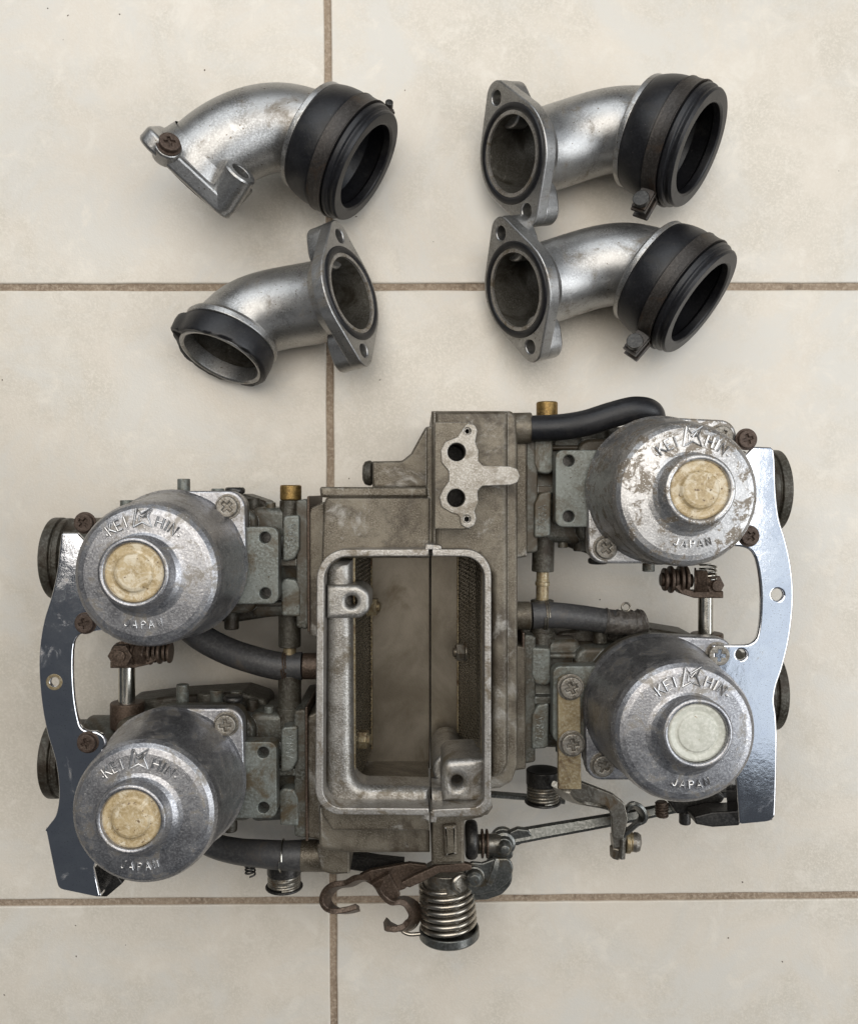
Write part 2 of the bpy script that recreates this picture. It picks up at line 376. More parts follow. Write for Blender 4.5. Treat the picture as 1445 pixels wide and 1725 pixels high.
# shared small hardware (metres)
def shared(mb, name, material):
    me = bpy.data.meshes.new(name); bm = mb.bm
    bmesh.ops.remove_doubles(bm, verts=bm.verts, dist=0.002); bmesh.ops.recalc_face_normals(bm, faces=bm.faces)
    for v in bm.verts: v.co *= 0.001
    bm.to_mesh(me); bm.free(); me.set_sharp_from_angle(angle=math.radians(40)); me.materials.append(material)
    return me
def phillips(material, r=4.7):
    b = MB()
    c = 0.62; w = 2.5
    cross = [(-c, -w), (c, -w), (c, -c), (w, -c), (w, c), (c, c), (c, w), (-c, w), (-c, c), (-w, c), (-w, -c), (-c, -c)]
    b.plate(circ(0, 0, r, 32), 2.3, 1.5, [cross], 0.65, I4, 3)
    b.lathe([(0.001, 1.0), (r * .98, 1.0), (r * .98, -1.2), (2.4, -1.2), (2.4, -6), (0.001, -6)], seg=24)
    b.lathe(fillet([(0.001, -1.2), (r + .9, -1.2), (r + .9, -0.2), (0.001, -0.2)], .25, 2, False), seg=32)
    return shared(b, 'screw', material)
SCREW = phillips(M['screw']); RSCREW = phillips(M['rust_screw']); YSCREW = phillips(M['screw'], 5.0)
def rotz(a): return Matrix.Rotation(a, 4, 'Z')
def at(v, a=0.0): return Matrix.Translation(Vector(v)) @ rotz(a)

# ------------------------------------------------------------------ setting: tiled floor
TA = 0.0037
org = P(554.5, 483.2, 0); bot = P(558.5, 1516.6, 0)
tile_s = (bot - org).length
Mt = Matrix.Translation(org) @ rotz(TA)
fl = MB()
fl.plate([(-1500, -1500), (1500, -1500), (1500, 1500), (-1500, 1500)], -1.1, 30, bevel=0.1, M=Mt)
floor = fl.build('floor', M['grout']); floor['kind'] = 'structure'
gap = 3.7
for i in range(-2, 2):
    for j in range(-3, 2):
        t = MB()
        a = gap / 2; b = tile_s - gap / 2
        n = 26; pts = []
        rnd = random.Random(i * 31 + j)
        for (x0, y0, x1, y1) in ((a, a, b, a), (b, a, b, b), (b, b, a, b), (a, b, a, a)):
            for k in range(n):
                u = k / n; wob = rnd.uniform(-.16, .16)
                nx, ny = (0, wob) if y0 == y1 else (wob, 0)
                pts.append((x0 + (x1 - x0) * u + nx, y0 + (y1 - y0) * u + ny))
        pts = [(p[0] + i * tile_s, p[1] + j * tile_s) for p in pts]
        t.plate(pts, 0, 8, bevel=0.9, M=Mt, res=3)
        ROOT = (0, 0, 0)
        o = t.build('tile', M['tile'], floor)

# ------------------------------------------------------------------ intake elbows
def hull2(circles, n=40):
    pts = []
    for cx, cy, r in circles: pts += circ(cx, cy, r, n)
    pts = sorted(set((round(x, 5), round(y, 5)) for x, y in pts))
    def half(ps):
        h = []
        for p in ps:
            while len(h) > 1 and (h[-1][0] - h[-2][0]) * (p[1] - h[-2][1]) - (h[-1][1] - h[-2][1]) * (p[0] - h[-2][0]) <= 0: h.pop()
            h.append(p)
        return h
    a = half(pts); b = half(pts[::-1]); return a[:-1] + b[:-1]

def elbow(label, p0, n0, p1, d1, ear, kind='clamp', lug=None, k0=0.40, k1=0.36, back_boss=False, rp=20.3, L=30.5, bolt=False, lug_len=1.0):
    """p0 centre of the flange face, n0 its outward normal; p1 centre of the open mouth, d1 its outward direction"""
    p0 = Vector(p0); p1 = Vector(p1); n0 = Vector(n0).normalized(); d1 = Vector(d1).normalized()
    root = thing('intake_elbow', label, 'intake elbow', ((p0.x + p1.x) / 2, (p0.y + p1.y) / 2, 0), 'four loose intake elbows above the carburetor rack')
    pe = p1 - d1 * L                       # where the metal ends in its collar
    ps = p0 - n0 * 5
    dist = (pe - ps).length
    c1 = ps - n0 * dist * k0; c2 = pe - d1 * dist * k1
    def bez(t): return ps * (1 - t) ** 3 + c1 * 3 * t * (1 - t) ** 2 + c2 * 3 * t * t * (1 - t) + pe * t ** 3
    n = 40; path = [bez(k / n) for k in range(n + 1)]
    rad = []
    for k in range(n + 1):
        t = k / n
        rad.append(rp + 1.6 * max(0, 1 - t / .10) ** 2 + 1.6 * max(0, (t - .86) / .14) ** 2)
    b = MB(); b.tube(path, rad, 44, cap=False)
    F = frame(p0, n0, ear)                 # local x = ear direction
    pipe = b.build('pipe', M['alu'], root, sharp=60)
    # bore, continuous from flange mouth to the collar
    b = MB(); bp = [p0 + n0 * 0.3, p0 - n0 * 2] + path[1:] + ([pe + d1 * (L - 8)] if kind != 'clamp' else [pe + d1 * 8])
    b.tube(bp, [18.6, 18.2] + [18.0] * (len(bp) - 2), 40, cap=False)
    b.build('bore', M['bore'], root, sharp=60)
    # flange
    b = MB()
    out = hull2([(0, 0, 25.6), (28.8, 0, 8.0), (-28.8, 0, 8.0)] + ([(2, back_boss + 3, 10.5)] if back_boss else []))
    b.plate(out, 0, 8.2 if bolt else 6.6, [circ(0, 0, 18.7, 48)] + ([] if bolt else [circ(28.8, 0, 3.5, 20)]) + [circ(-28.8, 0, 3.5, 20)], 2.0 if bolt else 0.8, F, 4)
    for s in (1, -1):                      # thick ears behind the flange
        if bolt and s > 0: continue
        e = hull2([(s * 28.8, 0, 7.8), (s * 23, 0, 9.0)])
        b.plate(e, -5.6, 9.5, [circ(s * 28.8, 0, 3.5, 20)], 1.4, F, 3)
    b.lathe(fillet([(24.8, -6), (22.8, -8.0), (20.9, -15)] if bolt else [(24.4, -6), (22.4, -7.6), (20.8, -12)], 2.5, 5, False), F, 44)
    fo = b.build('flange', M['alu'], root)
    b = MB(); ring = []
    b.lathe([(21.9 + 1.7 * math.cos(a), 0.0 + 0.85 * math.sin(a)) for a in [k * PI / 8 for k in range(17)]], F, 48)
    b.build('seal_ring', M['rubber'], root)
    b = MB(); b.lathe(fillet([(18.2, -1), (18.2, .35), (20.0, .35), (20.0, -1)], .2, 2, False), F, 48)
    b.build('lip', M['machined'], fo)
    if back_boss:
        # boss for a vacuum screw on the back of the flange
        q = F @ Vector((2, back_boss, -5)); q2 = F @ Vector((7, back_boss - 1.5, -22))
        b = MB()
        A = frame(q, q2 - q)
        ln = (q2 - q).length
        b.lathe(fillet([(8.4, 0), (7.9, ln - 1), (7.2, ln), (4.4, ln), (4.2, ln - 8), (0.001, ln - 8)], .5, 3, False), A, 28)
        b.build('vacuum_boss', M['alu'], root)
    if bolt:
        bp0 = F @ Vector((26.0, -4.5, -3)); bd = Vector((.42, .30, .86)).normalized()
        b = MB(); b.cyl(bp0 - bd * 0.5, bp0 + bd * 7.4, 6.6, 1.4, 30, 6.2); b.build('bolt_boss', M['alu'], root)
        inst('bolt', RSCREW, None, root, frame(bp0 + bd * 8.3, bd, (1, .3, 0)))
    Q = frame(pe, d1)
    b = MB()
    b.lathe(fillet([(19, -3), (23.5, -3.4), (27.0 if kind == 'clamp' else 24.6, -1.6), (27.0 if kind == 'clamp' else 24.6, 1.2), (22.0, 1.8)], .7, 3, False), Q, 48)
    b.build('collar', M['alu'], root)
    if kind == 'clamp':
        b = MB()
        k = L / 36.0
        prof = [(22, 1.0)]
        for i in range(13):
            t = i / 12; prof.append((26.9 + 2.3 * math.sin(t * PI * .62) ** .8 - .35 * max(0, t - .75), 1.2 + 16.8 * t))
        prof = [(r, z * k) for r, z in prof]
        tail = [(28.2, 18.5), (28.2, 27.5), (29.1, 28.4), (29.0, 31.0), (27.4, 31.8), (27.5, 32.6), (28.0, 34.6), (27.2, 36),
                (22.4, 36.0), (21.2, 35.2), (21.0, 31), (23.0, 29.5), (23.4, 20), (20.8, 14), (20.2, 6), (19.6, 0)]
        prof += fillet([(r, z * k) for r, z in tail], .6, 3, False)
        b.lathe(prof, Q, 72)
        b.build('rubber_sleeve', M['rubber'], root, sharp=75)
        b = MB()
        b.lathe(fillet([(r, z * k) for r, z in [(28.2, 19), (30.2, 18.4), (29.7, 19.6), (29.5, 23), (29.7, 26.4), (30.2, 27.6), (28.2, 27)]], .25, 2, False), Q, 72)
        cl = b.build('clamp_band', M['band'], root)
        lg = Vector(lug); lg = (lg - d1 * lg.dot(d1)).normalized(); tg = d1.cross(lg)
        c = pe + d1 * 23 * k + lg * 29.0
        for s in (1, -1):
            b = MB()
            b.strip([c + tg * s * 2.6 - lg * 1.0, c + tg * s * 2.8 + lg * 2, c + tg * s * 3.0 + lg * 11 * lug_len], 1.6, 7.8, up=d1, bev=.3)
            b.strip([c + tg * s * 5.2 - lg * 1.0, c + tg * s * 5.0 + lg * 2, c + tg * s * 4.8 + lg * 10 * lug_len], 1.0, 7.2, up=d1, bev=.25)
            b.build('lug', M['band'], cl)
        b = MB(); b.cyl(c + lg * 6.4 - tg * 8.0, c + lg * 6.4 + tg * 7.4, 2.0)
        b.cyl(c + lg * 6.4 - tg * 8.4, c + lg * 6.4 - tg * 5.4, 4.0)
        b.build('clamp_screw', M['dark'], cl)
    else:
        # bare spigot with a torn rubber band left on it
        b = MB()
        b.lathe(fillet([(21.9, 0), (21.9, L - .6), (21.4, L), (20.6, L), (19.6, L - .8), (18.4, L - 10)], .3, 2, False), Q, 56)
        b.build('spigot', M['alu'], root)
        b = MB(); rings = []
        seg = 72; rr = random.Random(4)
        for (r, z, wb) in ((22.2, 1.6, 0), (24.2, 1.7, .3), (24.6, 5, .4), (24.3, L - 1.5, .9), (23.5, L - .3, .9), (21.9, L - .3, .7)):
            row = []
            for k in range(seg):
                a = 2 * PI * k / seg
                w = wb * (math.sin(3 * a + .5) * .6 + math.sin(7 * a) * .35 + rr.uniform(-.3, .3))
                tear = max(0, 1 - abs(((a - 1.30 + PI) % (2 * PI)) - PI) / .30)
                row.append(Q @ Vector(((r + tear * 3.4 * (1 if r > 22.8 else 0)) * math.cos(a), (r + tear * 3.4 * (1 if r > 22.8 else 0)) * math.sin(a), z + w + tear * rr.uniform(-2, 1.5) * (1 if wb > .5 else 0))))
            rings.append(row)
        b._grid(rings, True, False, False)
        b.build('rubber_band', M['rubber'], root, sharp=50)
    return root

elbow('elbow pipe whose flange opening faces left, farther from the carburetors, stained flange',
      P(861, 260, 33), (-.82, -.21, .515), P(1178, 252, 42), (.78, -.44, .44), (-.43, .85, .10), lug=(-.5, -.87, 0))
elbow('elbow pipe whose flange opening faces left, lying just above the capped hose',
      P(868, 489, 33), (-.833, -.243, .497), P(1180, 512, 42), (.70, -.59, .39), (-.39, .88, .12), lug=(-.64, -.76, 0))
elbow('elbow pipe with screw in its flange ear, flange opening turned away down left',
      P(320, 300, 38), (-.70, -.66, -.20), P(618, 283, 37), (.83, -.53, .14), (-.25, .16, .94), lug=(.62, .70, -.35), lug_len=.55, back_boss=-23.5, bolt=True)
elbow('short elbow pipe without clamp, torn black rubber band on its mouth, flange facing right',
      P(593, 494, 33), (.86, .18, .45), P(371, 605, 28), (-.335, -.865, .37), (-.20, .95, .0), kind='band', L=13.0, k0=.42, k1=.36)

# ------------------------------------------------------------------ carburetor rack
rack = thing('carburetor_rack', 'bank of four carburetors on a grimy central plenum with two chrome brackets', 'carburetor', (*pp([(712, 1110)], 0)[0], 0))
ZR = 97.0

# --- plenum, left half
b = MB()
b.plate(pp(fillet([(724, 838), (549, 838), (545, 850), (542, 930), (541, 1372), (560, 1400), (724, 1400), (724, 1362), (570, 1362), (551, 1340), (549, 965), (575, 940), (724, 940)],
                  [0, 8, 4, 0, 14, 8, 0, 0, 16, 0, 22, 0, 0]), 84), 84, 76, bevel=1.2)
b.plate(pp(fillet([(538, 820), (720, 821), (722, 838), (540, 838)], 4), 83), 83, 14, bevel=1.2)
b.plate(pp(fillet([(537, 1360), (724, 1360), (724, 1438), (586, 1438), (537, 1432)], [0, 0, 0, 0, 10]), 74), 74, 62, bevel=2.0)
b.plate(pp(fillet([(533, 1422), (560, 1421), (588, 1420), (589, 1472), (560, 1474), (540, 1468)], [4, 0, 2, 2, 0, 14]), 66), 66, 50, bevel=0.9)
# stepped bracket and knob above the left half
b.plate(pp(fillet([(627, 777), (677, 776), (692, 764), (706, 738), (717, 719), (735, 716), (735, 822), (627, 822)], [0, 8, 8, 0, 6, 0, 0, 0]), 72), 72, 30, bevel=1.5)
b.plate(pp([(718, 719), (734, 716), (734, 935), (718, 935)], 82), 82, 60, bevel=1.0)
# mounting faces towards the carburetors
for (x0, y0, x1, y1) in ((519, 856, 548, 1072), (517, 1206, 546, 1412)):
    b.plate(pp(fillet([(x0, y0 + 10), (x0 + 3, y0), (x1, y0 - 12), (x1, y1 + 6), (x0 + 3, y1), (x0, y1 - 8)], 3), 70), 70, 52, bevel=1.0)
left_half = b.build('plenum_casting', M['plenum'], rack)
b = MB()
kx = P(627, 797, 60)
b.lathe(fillet([(5.3, 0), (5.9, .6), (5.9, 1.6), (5.3, 3.4), (3.4, 4.4), (0.001, 4.7)], .6, 3, False), frame(kx, (-1, 0, 0)), 32)
b.build('end_plug', M['zinc_dark'], left_half)
# stubs for the hoses
b = MB(); b.cyl(P(548, 1122, 56), P(511, 1122, 56), 6.2); b.build('hose_stub', M['rust'], left_half)
b = MB(); b.cyl(P(560, 1441, 52), P(507, 1441, 52), 7.4, 1.0); b.build('hose_stub', M['plenum'], left_half)

def band(outer, inner, z, th, name, material, parent, bevel=.5):
    b = MB(); b.plate(pp(outer + inner[::-1], z), z, th, bevel=bevel); return b.build(name, material, parent)
ro = fillet([(722, 925), (534, 926), (531, 1372), (722, 1374)], [0, 50, 44, 0], 10)
ri = fillet([(722, 937), (546, 938), (544, 1361), (722, 1362)], [0, 40, 33, 0], 10)
band(ro, ri, ZR, 30, 'rim', M['machined'], left_half)
# notch lugs of the seam
b = MB()
b.pplate([(716, 917), (729, 917), (729, 926), (722, 926), (722, 930), (716, 930)], ZR - .6, 16, 1.5, bevel=.4)
b.pplate([(713, 1369), (723, 1369), (723, 1384), (713, 1380)], ZR - .6, 16, 1.0, bevel=.4)
b.build('seam_lug', M['machined'], left_half)
# rounded inner ledge
b = MB()
lo = fillet([(724, 1368), (548, 1366), (550, 945), (592, 945), (594, 1326), (724, 1329)], [0, 30, 18, 0, 26, 0], 8)
b.plate(pp(lo, 86), 86, 20, bevel=4.6, res=5)
b.build('ledge', M['inner'], left_half)
# lug with a bolt hole
b = MB()
b.pplate([(550, 986), (604, 986), (623, 998), (623, 1030), (606, 1042), (550, 1042)], 91, 26, [0, 14, 18, 18, 14, 0], [(592, 1014, 10)], bevel=2.0, res=4)
b.build('mounting_lug', M['inner'], left_half)
b = MB(); q = P(592, 1014, 70); b.cyl(q, q - Vector((0, 0, 4)), 5); b.build('lug_floor', M['plenum'], left_half)

# --- plenum, right half
b = MB()
b.plate(pp(fillet([(727, 692), (862, 692), (869, 702), (872, 760), (872, 1290), (862, 1318), (842, 1329), (820, 1331), (817, 972), (800, 938), (727, 936)],
                  [0, 8, 8, 0, 24, 14, 0, 0, 14, 14, 0]), 84), 84, 76, [pp(circ(768, 763.5, 17), 84), pp(circ(767, 839, 17), 84)], bevel=1.6, res=3)
b.plate(pp([(733, 693), (856, 693), (856, 1286), (848, 1306), (829, 1312), (829, 970), (806, 938), (733, 938)], 88), 88, 20, [pp(circ(769, 761.5, 16), 88), pp(circ(768, 839, 16), 88)], bevel=2.6, res=5)
b.plate(pp(fillet([(866, 742), (888, 745), (888, 938), (866, 942)], 3), 72), 72, 56, bevel=1.0)
b.plate(pp(fillet([(862, 1086), (886, 1090), (886, 1296), (862, 1300)], 3), 72), 72, 56, bevel=1.0)
# lower front with bolt bosses
b.plate(pp(fillet([(727, 1362), (818, 1345), (826, 1352), (826, 1366), (812, 1378), (782, 1384), (782, 1456), (727, 1458)], [0, 0, 4, 4, 6, 3, 3, 0]), 78), 78, 58, bevel=1.4)
right_half = b.build('plenum_casting', M['plenum'], rack)
b = MB(); b.cyl(P(846, 722, 74), P(895, 721, 74), 7.0, .6); b.build('hose_stub', M['plenum'], right_half)
b = MB(); b.cyl(P(850, 1037, 62), P(893, 1037, 62), 6.6, .6); b.build('hose_stub', M['plenum'], right_half)
b = MB(); b.pplate([(804, 1352), (826, 1345), (830, 1362), (822, 1374), (806, 1376)], 74, 30, 5, bevel=1.5); b.build('corner_boss', M['plenum'], right_half)
b = MB()
b.pplate([(745, 1390), (770, 1388), (772, 1442), (748, 1446)], 80, 6, 4, bevel=1.8, res=3)
b.build('raised_rib', M['plenum'], right_half)
ro = fillet([(728, 925), (827, 925), (827, 1375), (728, 1377)], [0, 44, 30, 0], 10)
ri = fillet([(728, 937), (816, 938), (815, 1360), (728, 1364)], [0, 36, 20, 0], 10)
# broken edge of the rim on the right
ro2 = []
for (x, y) in ro: ro2.append((x, y))
band(ro2, ri, ZR, 30, 'rim', M['machined'], right_half)
b = MB()
b.pplate([(728, 917), (743, 919), (744, 930), (728, 930)], ZR - .5, 16, 2, bevel=.4)
b.pplate([(725, 1367), (738, 1367), (734, 1386), (725, 1386)], ZR - .5, 16, 1, bevel=.4)
b.build('seam_lug', M['machined'], right_half)
# machined gasket pad with its block
b = MB()
b.pplate([(731.5, 711), (792, 711), (792, 892), (731.5, 892)], 104, 26, 1.5, [(769, 761.5, 15.5), (768, 839, 15.5), (787, 726.5, 6), (786, 874.5, 6.5)], bevel=.5)
b.build('pad_block', M['plenum'], right_half)
def c5(l): return [(500 + x / 3.44, 660 + y / 3.44) for x, y in l]
pad = c5([(960, 215), (985, 183), (1030, 190), (1046, 225), (1032, 290), (1052, 340), (1050, 400), (1078, 428), (1235, 432), (1278, 448), (1291, 487), (1278, 525), (1238, 541), (1072, 547),
          (1046, 575), (1050, 640), (1028, 690), (1040, 735), (1025, 778), (985, 794), (950, 770), (940, 715), (890, 700), (838, 668), (826, 610), (850, 560), (880, 520), (880, 460), (838, 410),
          (832, 340), (860, 290), (930, 262)])
b = MB()
b.pplate(pad, 104.7, 12, 7, [(769, 761.5, 15.2), (768, 839, 15.2), (787, 726.5, 6), (786, 874.5, 6.5)], bevel=.35)
b.build('gasket_pad', M['pad'], right_half)
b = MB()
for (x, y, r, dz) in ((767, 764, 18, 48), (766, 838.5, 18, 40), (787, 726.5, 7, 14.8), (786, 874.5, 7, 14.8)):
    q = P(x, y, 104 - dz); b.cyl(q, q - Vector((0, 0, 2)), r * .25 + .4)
b.build('port_floor', M['dark'], right_half)  # dark discs: the shade deep in the ports is painted on
# tall lug inside, lower right
b = MB()
b.pplate([(742, 1314), (746, 1282), (790, 1279), (818, 1279), (818, 1352), (745, 1352)], 89, 34, [22, 22, 0, 0, 0, 0], [(770, 1318, 10)], bevel=3.0, res=6)
b.build('mounting_lug', M['inner'], right_half)
b = MB(); b.plate(pp(fillet([(727, 1368), (727, 1331), (770, 1331), (770, 1368)], 0.01), 86), 86, 20, bevel=4.6, res=5); b.build('ledge', M['inner'], right_half)
b = MB(); q = P(770, 1318, 68); b.cyl(q, q - Vector((0, 0, 4)), 5); b.build('lug_floor', M['dark'], right_half)  # disc coloured dark for the shade inside the lug hole
b = MB(); q = P(756, 1297, 70); b.cyl(q, Vector((q.x, q.y, 22)), 7.5, 2); b.build('lug_column', M['inner'], right_half)

# --- inside: floor pan halves, screens, bolts
ytop = P(700, 941, 84).y; ybot = P(700, 1361, 84).y
xs = P(724.6, 1100, 16).x
b = MB(); b.plate([(-45, ybot - 4), (xs - .35, ybot - 4), (xs - .35, ytop + 4), (-45, ytop + 4)], 16, 5, bevel=.4); b.build('floor_pan', M['floorpan'], left_half)
b = MB(); b.plate([(xs + .35, ybot - 4), (42, ybot - 4), (42, ytop + 4), (xs + .35, ytop + 4)], 16.4, 5, bevel=.4); b.build('floor_pan', M['floorpan'], right_half)
def screen(xt, zt, xb, zb, y0, y1, parent):
    """wire screen: zigzag wires with cross wires, on a thin frame"""
    b = MB(); n = int(abs(y1 - y0) / 2.1); H = 20
    for i in range(n + 1):
        y = y0 + (y1 - y0) * i / n; ph = i % 2; pts = []
        for k in range(H + 1):
            t = k / H
            zig = 0.7 * (1 if (k + ph) % 2 else -1)
            pts.append(Vector((xt + (xb - xt) * t, y + zig, zt + (zb - zt) * t)))
        b.tube(pts, 0.21, 5, cap=False)
    for k in range(0, H + 1, 10):
        t = k / H; x = xt + (xb - xt) * t; z = zt + (zb - zt) * t
        b.tube([Vector((x, y0, z)), Vector((x, y1, z))], 0.2, 4, cap=False)
    s = b.build('wire_screen', M['wire'], parent, split=False)
    b = MB()
    for (x, z) in ((xt, zt), (xb, zb)):
        b.strip([Vector((x, y0, z)), Vector((x, y1, z))], 1.0, 2.2, bev=.2)
    b.build('screen_frame', M['yellow'], parent)
screen(P(597, 1100, 74).x, 74, P(626, 1100, 18).x, 18, ybot + 7, ytop, left_half)
screen(P(812, 1100, 80).x, 80, P(771, 1100, 18).x, 18, ybot + 9, ytop, right_half)
def hexbolt(name, p, axis, r, h, material, parent, L=6):
    b = MB(); A = frame(p, axis)
    b.plate([(r * math.cos(PI / 3 * k), r * math.sin(PI / 3 * k)) for k in range(6)], h, h, bevel=.5, M=A)
    b.lathe(fillet([(0.001, -.9), (r * 1.08, -.9), (r * 1.08, 0), (0.001, 0)], .2, 2, False), A, 24)
    b.lathe([(r * .5, h - .2), (r * .5, h + 1.2), (0.001, h + 1.6)], A, 18)
    return b.build(name, material, parent)
hexbolt('screen_bolt', P(622, 1022, 58), (1, 0, .15), 4.4, 4, M['yellow'], left_half)
hexbolt('screen_bolt', P(606, 1245, 58), (1, 0, .2), 4.4, 4, M['yellow'], left_half)
hexbolt('screen_bolt', P(781, 1098, 52), (-1, 0, .15), 4.4, 4, M['steel'], right_half)
hexbolt('screen_bolt', P(800, 1262, 60), (-1, 0, .2), 4.0, 4, M['steel'], right_half)

# --- lettering made of raised strokes
GLYPH = {
 'K': (.62, [[(0, 0), (0, 1)], [(.6, 1), (0, .42)], [(.2, .6), (.62, 0)]]),
 'E': (.52, [[(.52, 0), (0, 0), (0, 1), (.52, 1)], [(0, .52), (.44, .52)]]),
 'I': (.02, [[(.01, 0), (.01, 1)]]),
 'H': (.6, [[(0, 0), (0, 1)], [(.6, 0), (.6, 1)], [(0, .5), (.6, .5)]]),
 'N': (.6, [[(0, 0), (0, 1), (.6, 0), (.6, 1)]]),
 'J': (.45, [[(.45, 1), (.45, .22), (.32, .02), (.13, .02), (0, .2)]]),
 'A': (.66, [[(0, 0), (.33, 1), (.66, 0)], [(.12, .34), (.54, .34)]]),
 'P': (.55, [[(0, 0), (0, 1), (.38, 1), (.55, .87), (.55, .63), (.38, .5), (0, .5)]]),
 '7': (.5, [[(0, 1), (.5, 1), (.18, 0)]]),
 '5': (.5, [[(.48, 1), (.06, 1), (.02, .56), (.3, .6), (.5, .45), (.5, .17), (.32, 0), (.12, 0), (0, .14)]]),
 '8': (.5, [[(.25, .53), (.06, .66), (.06, .88), (.25, 1), (.44, .88), (.44, .66), (.25, .53), (.03, .38), (.03, .13), (.25, 0), (.47, .13), (.47, .38), (.25, .53)]]),
 '6': (.5, [[(.44, .95), (.2, .85), (.02, .5), (.02, .18), (.2, 0), (.36, 0), (.5, .16), (.5, .4), (.36, .55), (.16, .55), (.02, .4)]]),
 '.': (.02, [[(0, .35), (.01, .36)]]),
}
def stroke(mb, pts, r, z, fn):
    q = [fn(*p) for p in pts]
    q = [Vector((p.x, p.y, z)) for p in q]
    if (q[0] - q[-1]).length < .08 and len(q) == 2: mb.lathe([(r * 1.2, -.2), (r * 1.1, .1), (0.001, .3)], Matrix.Translation(q[0]), 10); return
    mb.tube(q, r, 8, True)
def arc_text(mb, items, cx, cy, R, h, z, r, flip=False):
    """items: (char, angle in degrees measured from the +y axis, clockwise positive)"""
    for ch, ang in items:
        w, st = GLYPH[ch]; a = math.radians(ang)
        def fn(x, y):
            lx = (x - w / 2) * h; ly = (y - .5) * h
            if not flip:
                o = Vector((math.sin(a), math.cos(a))); tx = Vector((math.cos(a), -math.sin(a)))
            else:
                o = Vector((math.sin(a), -math.cos(a))); tx = Vector((math.cos(a), math.sin(a)))
            rr = R + (ly if not flip else -ly)
            return Vector((cx, cy)) + o * rr + tx * lx
        for s in st: stroke(mb, s, r, z, fn)

